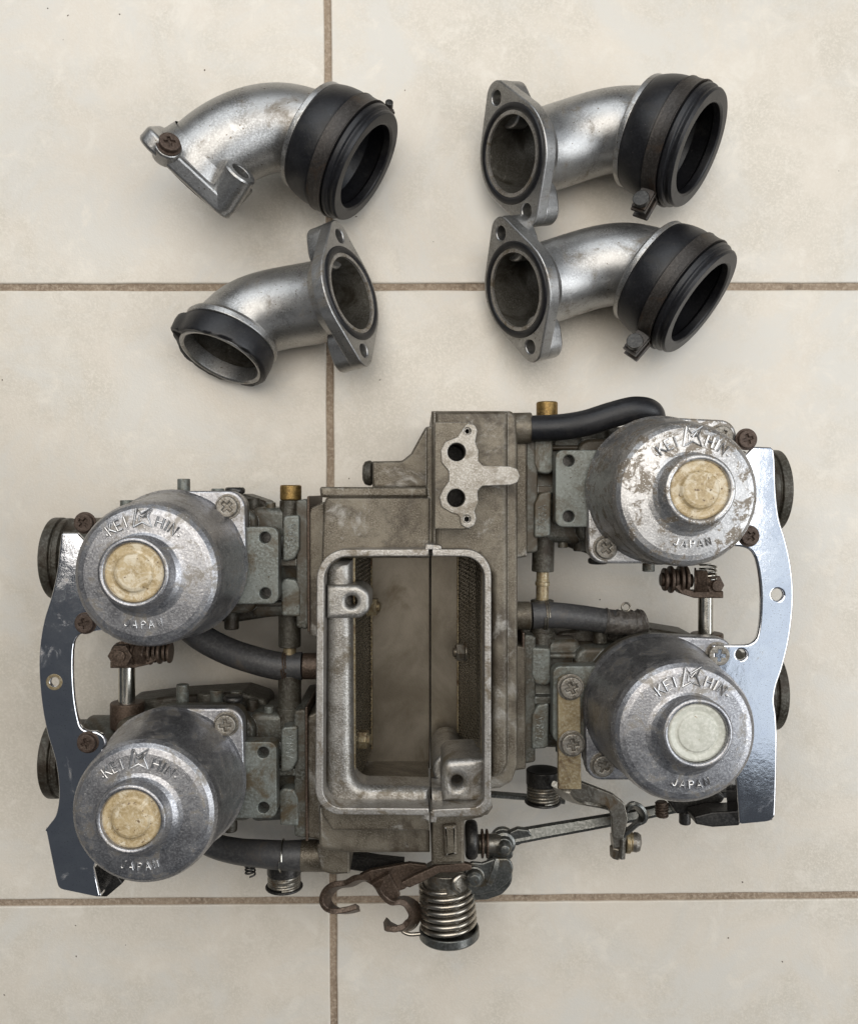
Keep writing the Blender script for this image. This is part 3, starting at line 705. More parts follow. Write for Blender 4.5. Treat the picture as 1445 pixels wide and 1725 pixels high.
# --- the four carburetors
def carb(cap_px, boss_px, side, plug_mat, code, let_px, strip=False, tilt=0.0, label=None, cap_mat='cap', face_px=None):
    ax = P(cap_px[0], cap_px[1], 118)
    R = Matrix.Translation((ax.x, ax.y, 0)) @ (rotz(0) if side < 0 else rotz(PI))
    def W(u, v, z): return R @ Vector((u, v, z))
    # body: grey-green casting with its throat, plenum flange, cover seat
    b = MB()
    b.cyl(W(55, 0, 46), W(-50, 0, 46), 19.5, 1.0, 44)
    b.plate(hull2([(0, 0, 31.2), (24.6, 25.2, 6.2), (-26.4, -24, 6.2)]), 76.6, 10, bevel=1.0, M=R)
    b.plate(fillet([(-30, -24), (34, -24), (34, 24), (-30, 24)], 6), 68, 46, bevel=2.0, M=R, res=3)
    # flange to the plenum and its web
    b.plate(fillet([(52.5, -30), (58, -31), (58, 29), (52.5, 28)], 1.5), 71, 54, bevel=.9, M=R)
    b.plate(fillet([(30, -2.2), (54, -2.2), (54, 1.6), (30, 1.6)], .8), 70.5, 14, bevel=.8, M=R)
    b.plate(fillet([(30, -27), (54, -26), (54, 24), (30, 25)], 4), 62, 30, bevel=3.0, M=R, res=4)
    body = b.build('carburetor', M['zinc_body'], rack)
    if label: body['label'] = label
    b = MB()
    b.plate(fillet([(57.7, -31.6), (58.8, -31.8), (58.8, 30.2), (57.7, 29.8)], .3), 71.8, 54, bevel=.3, M=R)
    b.build('gasket', M['rust'], body)
    b = MB()
    b.plate(fillet([(31, 3.5), (50, 3.5), (50, 6.5), (31, 6.5)], 1), 66, 8, bevel=1.0, M=R); b.plate(fillet([(31, -21), (52, -21), (52, -18.5), (31, -18.5)], 1), 66, 8, bevel=1.0, M=R)
    b.build('rib', M['zinc_body'], body)
    # raised cast pads
    b = MB()
    b.plate(fillet([(47, 21), (54.4, 21.5), (54.4, 6), (52, 1.2), (46.6, .2)], [2.0, 1, 4, 3, 1]), 73, 10, bevel=.9, M=R, res=3)
    b.plate(fillet([(45.5, -7), (52.5, -8), (54.4, -12), (54.4, -25), (46, -24.5)], [4, 2, 3, 1, 1]), 71.5, 10, bevel=.9, M=R, res=3)
    b.build('cast_pad', M['zinc'], body)
    b = MB()
    for q, dz in ((code, 73.0),):
        for i, ch in enumerate(q):
            w, st = GLYPH[ch]
            def fn(x, y): 
                v = R @ Vector((49.1 + (y) * 3.4, 6.6 + i * 2.9 + x * 3.4, 0)) if side < 0 else R @ Vector((52.6 - y * 3.4, 17.5 - i * 2.9 - x * 3.4, 0))
                return v
            def fn2(x, y):
                # reads upwards
                return R @ Vector((52.6 - y * 3.4, 6.4 + i * 2.9 + x * 3.4, 0)) if side < 0 else R @ Vector((49.2 + y * 3.4, 17.6 - i * 2.9 - x * 3.4, 0))
            for s in st: stroke(b, s, .26, dz, fn2)
    b.build('cast_code', M['zinc'], body, split=False)['kind'] = 'stuff'
    # mounting plate with two holes
    b = MB()
    hz = [circ(40.0, 11.6, 2.5, 20), circ(40.0, -13.2, 2.5, 20)]
    b.plate(fillet([(26, 16.4), (46, 16.4), (46, -18.0), (26, -18.0)], [0, 3.6, 3.6, 0]), 80, 9, () if strip else hz, .6, R)
    b.build('mounting_plate', M['zinc'], body)
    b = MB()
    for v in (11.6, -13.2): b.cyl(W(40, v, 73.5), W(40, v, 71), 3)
    b.build('hole_floor', M['dark'], body)  # dark colour stands in for shade at the bottom of both holes
    # spigot ring at the outer end
    b = MB()
    A = frame(W(-46, 0, 46), W(-1, 0, 0) - W(0, 0, 0))
    b.lathe(fillet([(17.5, 0), (17.5, 12), (19.3, 12.6), (19.3, 15.0), (18.2, 15.4), (18.2, 16.2), (19.6, 16.6), (19.6, 20.6), (18.6, 21.2), (15.5, 21.2), (15, 12)], .45, 3, False), A, 56)
    b.build('spigot', M['zinc_dark'], body)
    # float bowl underneath
    b = MB()
    b.plate(fillet([(-28, -22), (30, -22), (30, 22), (-28, 22)], 8), 28, 28, bevel=2.0, M=R, res=3)
    b.build('float_bowl', M['zinc_dark'], body)
    # small bosses, jets and tubes along both sides
    b = MB()
    b.cyl(W(-1, 20, 60), W(-1, 38, 60), 2.9, .4)
    b.cyl(W(13, 20, 52), W(13, 33.5, 52), 3.0, .4)
    b.cyl(W(22, 20, 50), W(22, 32.5, 50), 2.6, .4)
    b.cyl(W(39, 18, 58), W(39, 27, 58), 2.3, .3)
    b.cyl(W(-30, 16, 52), W(-30, 28, 52), 3.2, .5)
    b.build('nozzle', M['zinc'], body)
    b = MB()
    b.plate(fillet([(-34, 14), (36, 15), (36, 27), (24, 31), (6, 30), (-10, 29), (-34, 26)], 4), 46, 24, bevel=2.0, M=R, res=3)
    b.plate(fillet([(-30, -16), (40, -17), (40, -28), (20, -31), (-6, -30), (-30, -26)], 4), 48, 28, bevel=2.0, M=R, res=3)
    b.cyl(W(8, 24, 50), W(8, 32, 50), 4.4, 1.0); b.cyl(W(30, 22, 52), W(30, 29, 52), 3.0, .6)
    b.cyl(W(20, -24, 56), W(20, -33, 56), 3.4, .8); b.cyl(W(2, -24, 54), W(2, -32, 54), 4.0, .8)
    b.build('side_casting', M['zinc_dark'], body)
    b = MB(); b.cyl(W(24, 31, 66), W(24, 34.0, 66), 4.6, 1.2); b.build('dome_nut', M['dark'], body)
    # vacuum chamber cover
    b = MB()
    b.plate(hull2([(0, 0, 32.4), (24.6, 25.2, 7.2), (-26.4, -24, 7.2)]), 83.2, 7.2, bevel=1.1, M=R, res=3)
    prof = [(33.0, 82.6), (31.9, 84.5), (31.2, 90), (29.8, 112.0), (29.4, 114.6), (28.5, 116.6), (26.9, 118.0), (24.6, 118.6), (20, 119.0), (17.0, 119.3), (15.6, 120.0), (14.8, 121.2), (14.3, 123.4), (13.8, 124.2), (12.9, 124.5), (12.0, 124.1), (11.8, 123.4), (11.8, 120.5)]
    fc = P(face_px[0], face_px[1], 118.5); foff = Vector((fc.x - ax.x, fc.y - ax.y, 0))
    bx = P(boss_px[0], boss_px[1], 124); off = Vector((bx.x - ax.x, bx.y - ax.y, 0))
    rings = []; seg = 72
    for r, z in fillet(prof, .9, 3, False):
        t = max(0.0, min(1.0, (z - 118.9) / 4.0)); o = foff * max(0, min(1, (z - 84) / 34)) * (1 - t) + off * t
        rings.append([Vector((ax.x + o.x + r * math.cos(2 * PI * k / seg), ax.y + o.y + r * math.sin(2 * PI * k / seg), z)) for k in range(seg)])
    b._grid(rings, True, False, False)
    cover = b.build('vacuum_cover', M[cap_mat], body, sharp=50)
    b = MB()
    A = Matrix.Translation((ax.x + off.x, ax.y + off.y, 0))
    if plug_mat == 'plug_white':
        pr = [(11.9, 120.5), (11.8, 122.6), (10.8, 123.1), (8.8, 122.6), (8.0, 122.7), (7.4, 123.3), (5, 123.6), (0.001, 123.6)]
    else:
        pr = [(11.9, 120.5), (11.8, 122.8), (10.9, 123.2), (8.8, 123.0), (8.0, 123.3), (7.2, 124.5), (6.0, 125.0), (0.001, 124.8)]
    b.lathe(fillet(pr, .5, 3, False), A, 48)
    b.build('plastic_plug', M[plug_mat], body, sharp=60)
    # cast lettering
    lc = P(let_px[0], let_px[1], 119)
    b = MB(); Rt = P(let_px[0], let_px[1] - 88, 119).y - lc.y
    b2 = [('.', -44), ('K', -37), ('E', -27.3), ('I', -19), ('H', 19.5), ('I', 28), ('N', 36.0), ('.', 45)]
    arc_text(b, b2, lc.x, lc.y, Rt, 4.3, 119.25, .46)
    arc_text(b, [('J', -17.5), ('A', -8.7), ('P', .3), ('A', 9.0), ('N', 18)], lc.x, lc.y, Rt * 1.02, 2.9, 119.3, .40, flip=True)
    em = [(-.95, -1.0), (-.62, 1.05), (-.12, .35), (1.0, 1.05), (.55, .1), (.95, -1.0), (.0, -.5)]
    s = 3.9; cy = lc.y + Rt + .8
    q = [(lc.x + x * s, cy + y * s) for x, y in em]
    b.tube([Vector((x, y, 119.1)) for x, y in q + [q[0]]], .46, 8, True)
    q2 = [(-.38, -.42), (-.3, .2), (.0, -.02), (.45, .5), (.3, .0)]
    b.tube([Vector((lc.x + x * s, cy + y * s, 119.0)) for x, y in q2], .4, 8, True)
    b.build('cast_lettering', M['letters'], body, split=False)['kind'] = 'stuff'
    # screws of the cover
    inst('cover_screw', SCREW, None, body, at(W(24.4, 25.4, 83.9), .5 + tilt))
    inst('cover_screw', SCREW, None, body, at(W(-26.6, -23.8, 83.9), .9 + tilt))
    return body, R, W

cA, RA, WA = carb((250, 963), (225, 965), -1, 'plug', '758A', (241, 963), tilt=.3, face_px=(245, 969))
cB, RB, WB = carb((248, 1364), (220, 1381), -1, 'plug', '758A', (235, 1370), tilt=-.4, face_px=(240, 1372))
cC, RC, WC = carb((1152, 826), (1179, 825), 1, 'plug', '756A', (1165, 827), tilt=.2, cap_mat='cap_worn', face_px=(1158, 833))
cD, RD, WD = carb((1146, 1228), (1175, 1236), 1, 'plug_white', '758A', (1163, 1232), tilt=.6, strip=True, face_px=(1155, 1236))
cA['label'] = 'upper left carburetor with silver cap and yellowed plug'
cB['label'] = 'lower left carburetor with silver cap and yellowed plug'
cC['label'] = 'upper right carburetor, cap heavily corroded, yellowed plug'
cD['label'] = 'lower right carburetor with a milky white plug in its cap'

# --- chrome brackets
ZB = 86.0
def run(pts, n=6): return [(v.x, v.y) for v in smooth_path([Vector((x, y, 0)) for x, y in pts], n)]
left_px = ([(106, 898), (131, 898), (135, 902), (160, 930), (176, 1000), (170, 1062)] + run([(150, 1065), (135, 1069), (126, 1081), (123, 1105), (123, 1140), (126, 1180), (132, 1213), (139, 1227), (150, 1232)])
           + run([(162, 1232), (174, 1239), (179, 1252), (174, 1264)]) + [(190, 1300), (176, 1400), (158, 1462), (168, 1508), (164, 1512)] + run([(112, 1501), (102, 1498), (96, 1489), (88, 1452), (78, 1402), (78, 1396)], 4)
           + run([(84, 1388), (94, 1373), (99, 1345), (98, 1312), (92, 1276), (80, 1236), (71, 1190), (66, 1135), (67, 1090), (74, 1046), (87, 1003), (96, 963), (101, 920), (103, 901)]))
b = MB(); b.pplate(left_px, ZB, 2.6, 0, [(92, 1149, 7.5), ], bevel=.9, res=3)
q0, q1 = P(168, 1510, ZB), P(110, 1499, ZB)
lbk = b.build('chrome_bracket', M['chrome'], rack); lbk['label'] = 'dark reflecting chrome bracket along the left carburetors'
b = MB()
e = [P(108, 1499, ZB - 1.5), P(140, 1505, ZB - 1.5), P(170, 1511, ZB - 1.5)]
b.strip([v - Vector((0, -.8, 6)) for v in e], 1.4, 13, bev=.3)
b.build('bracket_lip', M['chrome'], lbk)
b = MB(); b.pplate([(158, 1462), (168, 1511), (180, 1511), (207, 1488), (190, 1462)], ZB - 13, 8, 2, bevel=.6); b.build('bracket_return', M['dark'], lbk)
for (x, y, a_) in ((148, 1251, .3), (143, 881, .9), (144, 1050, .2)):
    inst('bracket_bolt', RSCREW, None, lbk, at(P(x, y, ZB + .6), a_) @ Matrix.Scale(.86, 4))
right_px = ([(1269, 752), (1298, 753), (1303, 758)] + run([(1305, 776), (1307, 830), (1312, 873), (1322, 906), (1331, 945), (1336, 990), (1335, 1030), (1329, 1078), (1318, 1124), (1308, 1154), (1304, 1180), (1307, 1206), (1309, 1240)])
            + run([(1308, 1300), (1306, 1366), (1303, 1378), (1295, 1384), (1280, 1386)], 4) + [(1249, 1389), (1245, 1386), (1240, 1316), (1225, 1260), (1200, 1180), (1200, 1087)]
            + run([(1254, 1086), (1266, 1083), (1274, 1074), (1279, 1050), (1281, 1015), (1280, 985), (1276, 956), (1270, 936), (1260, 925), (1246, 921)]) + [(1230, 920), (1220, 850), (1235, 790), (1264, 756)])
b = MB(); b.pplate(right_px, ZB, 2.6, 0, [(1309, 1002, 10), (1248, 1103, 9)], bevel=.9, res=3)
rbk = b.build('chrome_bracket', M['chrome'], rack); rbk['label'] = 'bright chrome bracket along the right carburetors'
for (x, y, a_) in ((1257, 740, .3), (1261, 903, .7)):
    inst('bracket_bolt', RSCREW, None, rbk, at(P(x, y, ZB + .6), a_) @ Matrix.Scale(.86, 4))
b = MB()
e = [P(1246, 1387, ZB - 1.5), P(1275, 1386, ZB - 1.5), P(1299, 1382, ZB - 1.5)]
b.strip([v - Vector((0, -.8, 6)) for v in e], 1.4, 13, bev=.3)
e = [P(1243, 1318, ZB - 1.5), P(1244, 1350, ZB - 1.5), P(1246, 1387, ZB - 1.5)]
b.strip([v - Vector((-.4, 0, 8)) for v in e], 1.2, 16, bev=.3)
b.build('bracket_lip', M['chrome'], rbk)
b = MB(); b.pplate([(1246, 1366), (1246, 1391), (1200, 1394), (1172, 1389), (1168, 1376), (1200, 1368)], ZB - 14, 12, 4, bevel=.8); b.build('bracket_return', M['dark'], rbk)

for (x, y, bk, r) in ((92, 1149, lbk, 7.5),):
    b = MB(); c = P(x, y, ZB); k = sc(ZB)
    b.lathe(fillet([(r * k + .3, -.6), (r * k + .3, .12), (r * k + 1.5, .14), (r * k + 1.8, -.2)], .1, 2, False), Matrix.Translation(c), 36)
    b.build('worn_ring', M['yellow'], bk)
# --- hoses
def hose(pts, r, material, name='hose', parent=rack, label=None, n=10):
    b = MB(); p = smooth_path([P(*q) for q in pts], n)
    rad = r if not isinstance(r, tuple) else [r[0] + (r[1] - r[0]) * i / (len(p) - 1) for i in range(len(p))]
    b.tube(p, rad, 24)
    o = b.build(name, material, parent)
    if label: o['label'] = label
    return o
h1 = hose([(893, 722, 76), (940, 720, 76), (985, 713, 76), (1030, 699, 76), (1068, 690, 76), (1094, 695, 74), (1098, 714, 68), (1085, 735, 58), (1060, 750, 50)], 5.9, M['rubber'], label='glossy black hose curving behind the upper right cap')
h2 = hose([(509, 1122, 57), (470, 1122, 57), (425, 1111, 56), (382, 1096, 54), (340, 1074, 52), (310, 1050, 50)], (6.6, 6.4), M['hose'], label='grey hose tied with wire between the left carburetors')
h3 = hose([(511, 1441, 52), (480, 1441, 52), (440, 1438, 50), (400, 1434, 46), (360, 1424, 42), (310, 1400, 40)], (7.3, 5.4), M['hose'], label='grey hose at the lower left of the plenum')
h4 = hose([(896, 1037, 62), (930, 1036, 62), (975, 1040, 61), (1020, 1046, 60), (1064, 1050, 59)], (6.2, 5.6), M['hose'], label='grey hose ending in a taped bung')
b = MB()
pts = smooth_path([P(1018, 1046, 60), P(1045, 1049, 60), P(1070, 1049, 59.5), P(1086, 1046, 59)], 10)
rad = [5.9 + .22 * math.sin(i * 1.9) + .3 * math.sin(i * .8 + 1) for i in range(len(pts))]; rad[-1] = 4.6; rad[-2] = 5.4
b.tube(pts, rad, 22); b.build('tape_wrap', M['tape'], h4)
b = MB(); c = P(1054, 1023, 61)
b.tube([c + Vector((math.cos(a) * 2.0, math.sin(a) * 2.0, 0)) for a in [k * PI / 9 for k in range(19)]], .5, 8)
b.build('wire_loop', M['steel'], h4)
def wire_tie(p, axis, r, parent, material, turns=2):
    b = MB(); A = frame(p, axis); pts = []
    for k in range(turns * 22 + 1):
        a = 2 * PI * k / 22; pts.append(A @ Vector(((r + .25) * math.cos(a), (r + .25) * math.sin(a), k / 22 * 1.1 - turns * .55)))
    b.tube(pts, .42, 8); b.build('wire_tie', material, parent)
wire_tie(P(919, 1037, 62), (1, 0, 0), 6.1, h4, M['steel']); wire_tie(P(481, 1122, 57), (1, .1, 0), 6.5, h2, M['rust'])
wire_tie(P(476, 1441, 52), (1, 0, 0), 7.2, h3, M['bright'], 1)
b = MB(); b.tube(smooth_path([P(481, 1132, 63), P(483, 1146, 60), P(480, 1154, 56)], 5), .8, 8); b.build('twisted_wire_end', M['rust'], h2)

# --- fuel joints between the pairs, brass plugs
def fuel_joint(W_up, up_v, W_dn, dn_v, u_up, u_dn, zc, label):
    a = W_up(u_up, up_v, zc); d = W_dn(u_dn, dn_v, zc)
    e = d - a
    b = MB(); b.cyl(a - e * .1, a + e * .30, 5.2, .5); o = b.build('fuel_joint', M['zinc_dark'], rack); o['label'] = label
    b = MB(); b.cyl(a + e * .28, a + e * .62, 3.0, .3); b.cyl(a + e * .40, a + e * .44, 3.5, .3); b.build('joint_tube', M['yellow'], o)
    b = MB(); b.cyl(a + e * .58, a + e * .95, 5.4, .5); b.cyl(a + e * .9, a + e * 1.1, 6.2, .5); b.build('joint_socket', M['zinc_dark'], o)
fuel_joint(WA, -27, WB, 22, 47.5, 48.5, 57, 'fuel tube between the left carburetors')
fuel_joint(WC, 24, WD, -25, 48.0, 48.0, 57, 'fuel tube between the right carburetors')
def brass_plug(p0, p1, p2, r=5.0):
    b = MB(); b.cyl(p0, p1, r + .2, .4); o = b.build('plug_column', M['zinc_dark'], rack)
    b = MB(); b.cyl(p1, p2, r, .8); b.build('brass_plug', M['brass'], o)
brass_plug(P(490, 890, 58), P(490, 843, 58), P(490, 817, 58))
brass_plug(P(921, 760, 58), P(921, 704, 58), P(921, 677, 58))

# --- shafts between the caps, with clamps
def shaft(x, y0, y1, z, r, name, material, label=None):
    b = MB(); b.cyl(P(x, y0, z), P(x, y1, z), r, .3); o = b.build(name, material, rack)
    if label: o['label'] = label
    return o
s1 = shaft(214, 1096, 1200, 58, 3.8, 'throttle_shaft', M['bright'], 'bright shaft joining the left carburetors')
b = MB(); b.cyl(P(215, 1182, 56), P(215, 1226, 56), 7.8, .8); b.cyl(P(215, 1222, 54), P(215, 1236, 54), 5.4, .5); b.build('shaft_collar', M['rust'], s1)
b = MB(); b.strip([P(192, 1117, 60), P(230, 1117, 60), P(252, 1112, 60), P(268, 1104, 59)], 3.0, 9, bev=.4); b.build('clamp_arm', M['rust'], s1)
hexbolt('clamp_nut', P(208, 1102, 64), (0, 0, 1), 5.6, 5, M['rust'], s1)
b = MB()
for i in range(5): b.cyl(P(252 + i * 8, 1098, 60), P(257 + i * 8, 1098, 60), 6.0 - i * .2 - (i % 2) * .8, .4)
b.build('clamp_washers', M['rust'], s1)
hexbolt('clamp_nut', P(232, 1100, 62), (1, 0, .2), 5.4, 5, M['rust'], s1)
s2 = shaft(1188, 985, 1072, 58, 3.5, 'throttle_shaft', M['bright'], 'bright shaft joining the right carburetors')
b = MB(); b.cyl(P(1190, 1066, 56), P(1190, 1082, 56), 7.6, .8); b.build('shaft_collar', M['rust'], s2)
b = MB(); b.strip([P(1212, 1000, 60), P(1165, 1000, 60), P(1146, 994, 60), P(1136, 984, 60)], 3.2, 9, bev=.4); b.build('clamp_arm', M['rust'], s2)
b = MB()
for i, (x, r) in enumerate(((1116, 5.4), (1126, 6.4), (1134, 5.0), (1142, 6.6), (1151, 6.4))): b.cyl(P(x, 976, 60), P(x + 6, 976, 60), r, .5)
b.cyl(P(1112, 976, 60), P(1165, 978, 60), 3.2, .4)
b.build('clamp_washers', M['rust'], s2)
hexbolt('clamp_nut', P(1172, 978, 62), (1, 0, .3), 5.6, 5, M['rust'], s2)
hexbolt('clamp_nut', P(1196, 985, 60), (.3, 0, 1), 5.0, 4, M['rust'], s2)
def coil(p0, p1, r, wire, turns, name, material, parent, r1=None, seg=26, wseg=8):
    p0 = Vector(p0); p1 = Vector(p1); A = frame(p0, p1 - p0); Ln = (p1 - p0).length; r1 = r1 or r
    n = int(turns * seg); pts = [A @ Vector(((r + (r1 - r) * k / n) * math.cos(2 * PI * k / seg), (r + (r1 - r) * k / n) * math.sin(2 * PI * k / seg), Ln * k / n)) for k in range(n + 1)]
    b = MB(); b.tube(pts, wire, wseg); return b.build(name, material, parent, split=False)
coil(P(1192, 950, 62), P(1192, 975, 62), 3.8, .45, 4, 'small_spring', M['bright'], s2)

# --- small return springs at the plenum side
def spring_stack(x, y0, y1, z, r, parent):
    b = MB(); b.cyl(P(x, y0, z), P(x, y0 + (y1 - y0) * .45, z), r + .6, .6); b.cyl(P(x, y1 - 4, z), P(x, y1, z), r + 1.4, .5)
    b.cyl(P(x, y0, z), P(x, y1, z), r - 1.6, .3)
    o = b.build('spring_seat', M['dark'], parent)
    coil(P(x, y0 + (y1 - y0) * .40, z), P(x, y1 - 4, z), r - .4, .75, 6, 'return_spring', M['steel'], o)
spring_stack(479, 1452, 1495, 42, 7.8, rack); spring_stack(914, 1296, 1352, 42, 7.6, rack)
coil(P(421, 1452, 46), P(422, 1474, 46), 2.3, .45, 4, 'small_spring', M['dark'], rack)

# --- strip bracket with two screws on the lower right carburetor
b = MB()
b.pplate([(939, 1155), (941, 1143), (950, 1138), (968, 1138), (977, 1146), (979, 1330), (940, 1330)], 84, 3, [4, 8, 6, 6, 6, 0, 0], bevel=.5)
sb = b.build('strip_bracket', M['yellow'], rack); sb['label'] = 'yellowish strip bracket held by two screws'
for (x, y, a) in ((961, 1158, .4), (963, 1253, .15)): inst('strip_screw', YSCREW, None, sb, at(P(x, y, 85), a))
b = MB()
b.strip(smooth_path([P(945, 1326, 80), P(955, 1340, 66), P(975, 1350, 58), P(1018, 1358, 56), P(1034, 1364, 56), P(1042, 1378, 56), P(1044, 1405, 55), P(1042, 1440, 54)], 5), 2.6, 9, up=(0.25, .3, 1), bev=.5)
b.pplate([(940, 1322), (978, 1317), (1032, 1338), (1052, 1354), (1058, 1380), (1049, 1416), (1031, 1412), (1030, 1376), (1022, 1358), (960, 1345), (942, 1334)], 68, 3.2, [3, 3, 10, 10, 10, 3, 3, 8, 8, 4, 4], bevel=.6)
b.build('bent_arm', M['steel'], sb)
b = MB()
b.strip(smooth_path([P(1052, 1366, 58), P(1066, 1356, 62), P(1078, 1364, 62), P(1080, 1378, 60), P(1066, 1392, 58), P(1052, 1404, 56), P(1046, 1412, 56)], 5), 2.0, 8, up=(.1, .5, 1), bev=.4)
b.build('spring_clip', M['darkgreen'], sb)
b = MB()
b.strip([P(1030, 1416, 54), P(1056, 1414, 54)], 5.5, 7, bev=.8); b.cyl(P(1040, 1425, 53), P(1036, 1446, 53), 4.0, 1.2, 6, 2.6)
b.build('stop_block', M['steel'], sb)
b = MB(); b.cyl(P(1052, 1418, 55), P(1060, 1418, 55), 5.4, .5); b.cyl(P(1060, 1418, 55), P(1066, 1418, 55), 4.6, .5)
b.build('stop_washer', M['yellow'], sb)
b = MB(); b.lathe(fillet([(0.001, 0), (4.6, 0), (4.6, 2.2), (3.6, 3.8), (0.001, 4.4)], .7, 3, False), frame(P(1065, 1418, 55), (1, -.05, .3)), 28); b.build('stop_screw', M['screw'], sb)

# --- throttle linkage in front
b = MB()
rp_ = smooth_path([P(858, 1411, 44), P(930, 1398, 44), P(1000, 1386, 44), P(1060, 1375, 44), P(1110, 1365, 44), P(1180, 1352, 44)], 6)
b.strip(rp_, [7.4 - 2.4 * i / (len(rp_) - 1) for i in range(len(rp_))], 3.6, up=(.05, .30, 1), bev=1.3)
b.pplate([(858, 1402), (872, 1396), (890, 1398), (900, 1412), (872, 1425), (858, 1424)], 46, 4, 4, bevel=.8)
rod = b.build('link_rod', M['darkgreen'], rack); rod['label'] = 'dark link rod running right from the pivot'
b = MB(); q = P(848, 1421, 46)
b.lathe(fillet([(0.001, -9), (5.0, -9), (5.0, -7), (6.0, -7), (6.0, -3.5), (5.2, -3.5), (5.2, -1.4), (5.8, -1.4), (5.8, 1), (4.4, 1.6), (3.8, 3.6), (0.001, 4.2)], .4, 3, False), Matrix.Translation(q), 36)
b.lathe(fillet([(3.4, 3.4), (3.2, 6.5), (2.0, 7.8), (0.001, 8.2)], .5, 3, False), Matrix.Translation(q), 28)
b.build('pivot_pin', M['darkgreen'], rod)
b = MB(); b.strip([P(815, 1337, 34), P(880, 1342, 34), P(950, 1349, 34)], 2.0, 5.5, bev=.4); o = b.build('link_bar', M['darkgreen'], rack)
b = MB(); b.strip([P(590, 1448, 36), P(640, 1456, 36), P(680, 1460, 36)], 8, 6, bev=.6)
b.strip([P(1180, 1340, 50), P(1215, 1336, 50), P(1250, 1335, 50)], 3.0, 6, bev=.4); b.build('cross_bar', M['dark'], rack)
b = MB(); b.cyl(P(783, 1414, 52), P(804, 1414, 52), 9.2, 2.4, 36); sh = b.build('shaft_end', M['dark'], rack)
b = MB(); b.cyl(P(803, 1422, 48), P(842, 1420, 46), 4.6, .5); b.build('shaft_tip', M['steel'], sh)
for x in (810, 818):
    b = MB(); b.cyl(P(x, 1421, 49), P(x + 4, 1421, 49), 6.8, .5); b.build('washer', M['rust'], sh)
# bell crank
b = MB()
b.pplate([(790, 1452), (812, 1454), (834, 1446), (858, 1446), (866, 1462), (858, 1486), (836, 1502), (808, 1508), (786, 1506)], 49, 2.2, [6, 6, 10, 12, 22, 26, 26, 20, 8], bevel=.9, res=4)
b.pplate([(788, 1480), (826, 1476), (864, 1464), (862, 1490), (846, 1508), (820, 1517), (792, 1518)], 43, 3.0, [6, 20, 8, 26, 26, 20, 8], bevel=1.2, res=4)
b.pplate([(826, 1434), (846, 1426), (864, 1432), (864, 1446), (844, 1454), (838, 1478), (822, 1484), (818, 1458)], 42, 3.0, [6, 8, 8, 8, 6, 6, 6, 6], bevel=.8, res=3)
b.strip(smooth_path([P(836, 1446, 46), P(832, 1462, 47), P(826, 1478, 47), P(822, 1486, 47)], 4), 3, 7, bev=.5)
bc = b.build('bell_crank', M['darkgreen'], rack)
b = MB(); b.lathe(fillet([(0.001, 0), (5.2, 0), (5.2, 2.4), (4.2, 2.6), (3.8, 5.0), (2.4, 6.2), (0.001, 6.5)], .6, 3, False), Matrix.Translation(P(798, 1474, 48)), 30); b.build('crank_pin', M['darkgreen'], bc)
# lever plate under the seam
b = MB()
b.pplate([(672, 1489), (700, 1474), (736, 1458), (780, 1454), (794, 1457), (795, 1466), (770, 1470), (740, 1471), (716, 1484), (690, 1496)], 58, 3.2, 3, bevel=.6)
b.pplate([(600, 1477), (625, 1466), (690, 1454), (724, 1458), (706, 1476), (682, 1498), (660, 1506), (640, 1500), (620, 1488)], 50, 3, 4, bevel=.6)
lev = b.build('cable_lever', M['rust'], rack); lev['label'] = 'rust-brown cable lever with two hooked ends'
b = MB()
UPH = (-.42, .42, .8)
hp = smooth_path([P(620, 1478, 52), P(604, 1480, 50), P(588, 1488, 48), P(568, 1491, 47), P(555, 1500, 46), P(549, 1514, 46), P(555, 1527, 46), P(570, 1534, 46), P(588, 1533, 46), P(603, 1529, 46)], 6)
b.strip(hp, 2.7, 8.5, up=UPH, bev=.35)
b.build('cable_hook', M['rust'], lev)
b = MB()
hp = smooth_path([P(642, 1480, 52), P(650, 1498, 50), P(662, 1513, 49), P(682, 1520, 48), P(695, 1532, 47), P(697, 1546, 46), P(688, 1560, 46), P(672, 1564, 46), P(658, 1561, 46), P(649, 1556, 46)], 6)
b.strip(hp, 2.9, 11, up=UPH, bev=.35)
b.build('cable_hook', M['rust'], lev)
b = MB()
b.strip([P(640, 1478, 52), P(652, 1496, 51), P(664, 1512, 50)], [10, 9, 7], 3, bev=.6)
b.build('hook_web', M['rust'], lev)
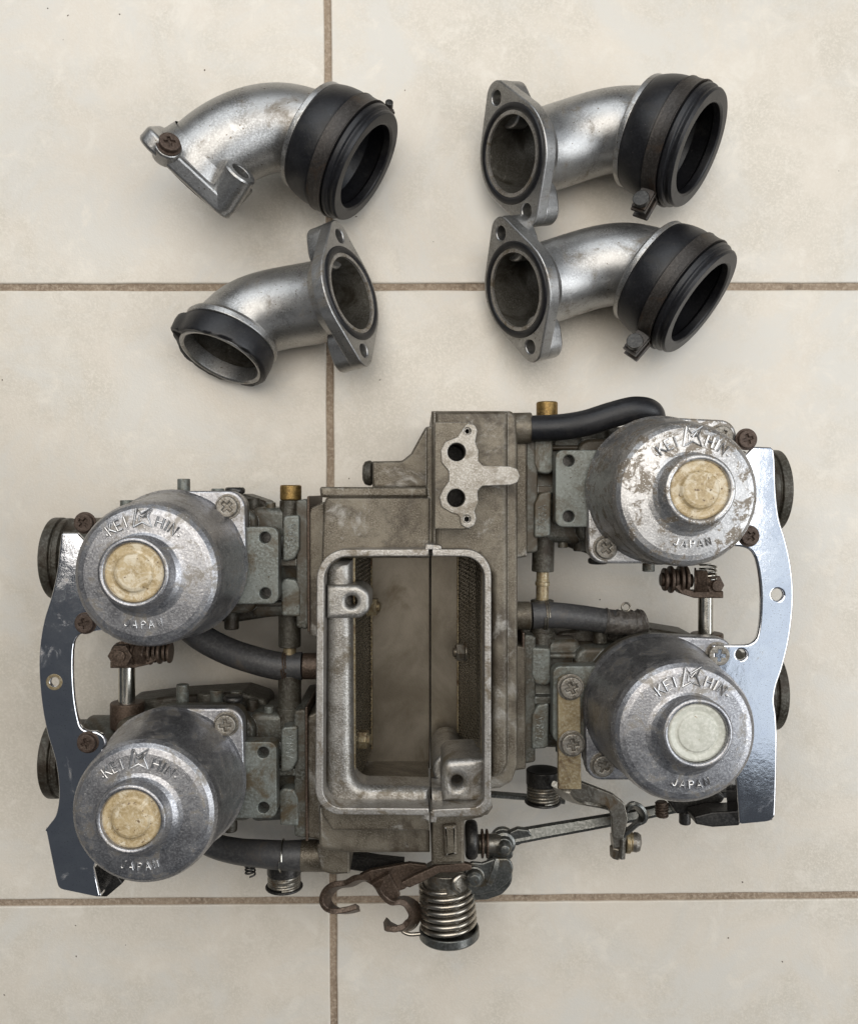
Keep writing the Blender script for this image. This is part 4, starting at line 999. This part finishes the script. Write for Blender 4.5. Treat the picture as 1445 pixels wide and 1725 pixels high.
# big return spring and its cup
zs = 43; ys0, ys1 = 1474, 1556
cu_ = MB(); cu_.cyl(P(752, 1462, zs), P(752, 1500, zs), 11.4, .6, 40); cu_.cyl(P(752, 1495, zs), P(756, 1560, zs), 9.5, .4, 36)
hub = cu_.build('spring_hub', M['steel'], rack)
coil(P(751, 1486, zs), P(756, 1560, zs), 12.3, 1.25, 6.6, 'torsion_spring', M['spring'], hub, r1=12.9, seg=40, wseg=12)
b = MB(); A = frame(P(756, 1556, zs), P(757, 1590, zs) - P(756, 1556, zs))
b.lathe(fillet([(12.9, 4.0), (13.6, 1.6), (14.7, 1.6), (14.9, 5.4), (13.9, 6.4), (0.001, 6.4)], .5, 3, False), A, 56); b.build('spring_cup', M['darkgreen'], hub)
b = MB(); b.tube(smooth_path([P(786, 1478, 50), P(776, 1474, 54), P(766, 1482, 56), P(764, 1494, 56), P(772, 1502, 54)], 6), 1.2, 10)
b.tube(smooth_path([P(700, 1556, 44), P(690, 1563, 45), P(678, 1568, 45), P(690, 1574, 46), P(708, 1573, 46)], 6), 1.0, 10)
b.build('spring_end', M['spring'], hub)
# adjusting screw and parts under the lower right cap
b = MB(); b.cyl(P(1114, 1350, 60), P(1114, 1376, 60), 2.6, .4); o = b.build('idle_screw', M['rust'], rack)
coil(P(1114, 1352, 60), P(1114, 1374, 60), 2.7, .5, 5, 'idle_spring', M['rust'], o)
b = MB(); b.pplate([(1118, 1340), (1205, 1330), (1222, 1342), (1216, 1352), (1180, 1366), (1140, 1372)], 58, 8, 5, bevel=1); b.cyl(P(1153, 1366, 54), P(1153, 1388, 54), 2.8, .8)
b.build('choke_lever', M['dark'], rack)

# ------------------------------------------------------------------ grit on the tiles
b = MB(); rg = random.Random(21)
known = [(81, 14), (115, 26), (202, 24), (107, 67), (1412, 288), (128, 1559), (129, 1611), (212, 1592), (8, 1676), (1250, 1486), (1317, 1620), (1226, 1580), (345, 118), (682, 152), (600, 365), (470, 1500), (700, 795), (588, 806), (560, 840), (640, 640), (1010, 1010)]
for k in range(6): known.append((rg.uniform(0, 1445), rg.uniform(0, 1725)))
for (x, y) in known:
    c = P(x, y, 0.05); r = rg.uniform(.18, .42); a = rg.uniform(0, PI); st = rg.uniform(1, 2.6) if rg.random() < .35 else 1.2
    rings = []
    for (f, h) in ((1, 0), (.85, .5), (.4, .8)):
        rings.append([c + Vector(((math.cos(t) * st * math.cos(a) - math.sin(t) * math.sin(a)) * r * f, (math.cos(t) * st * math.sin(a) + math.sin(t) * math.cos(a)) * r * f, h * r)) for t in [2 * PI * q / 7 for q in range(7)]])
    b._grid(rings)
grit = b.build('grit', M['rust'])
grit['kind'] = 'stuff'; grit['label'] = 'fine dark grit scattered over the beige tiles'; grit['category'] = 'grit'
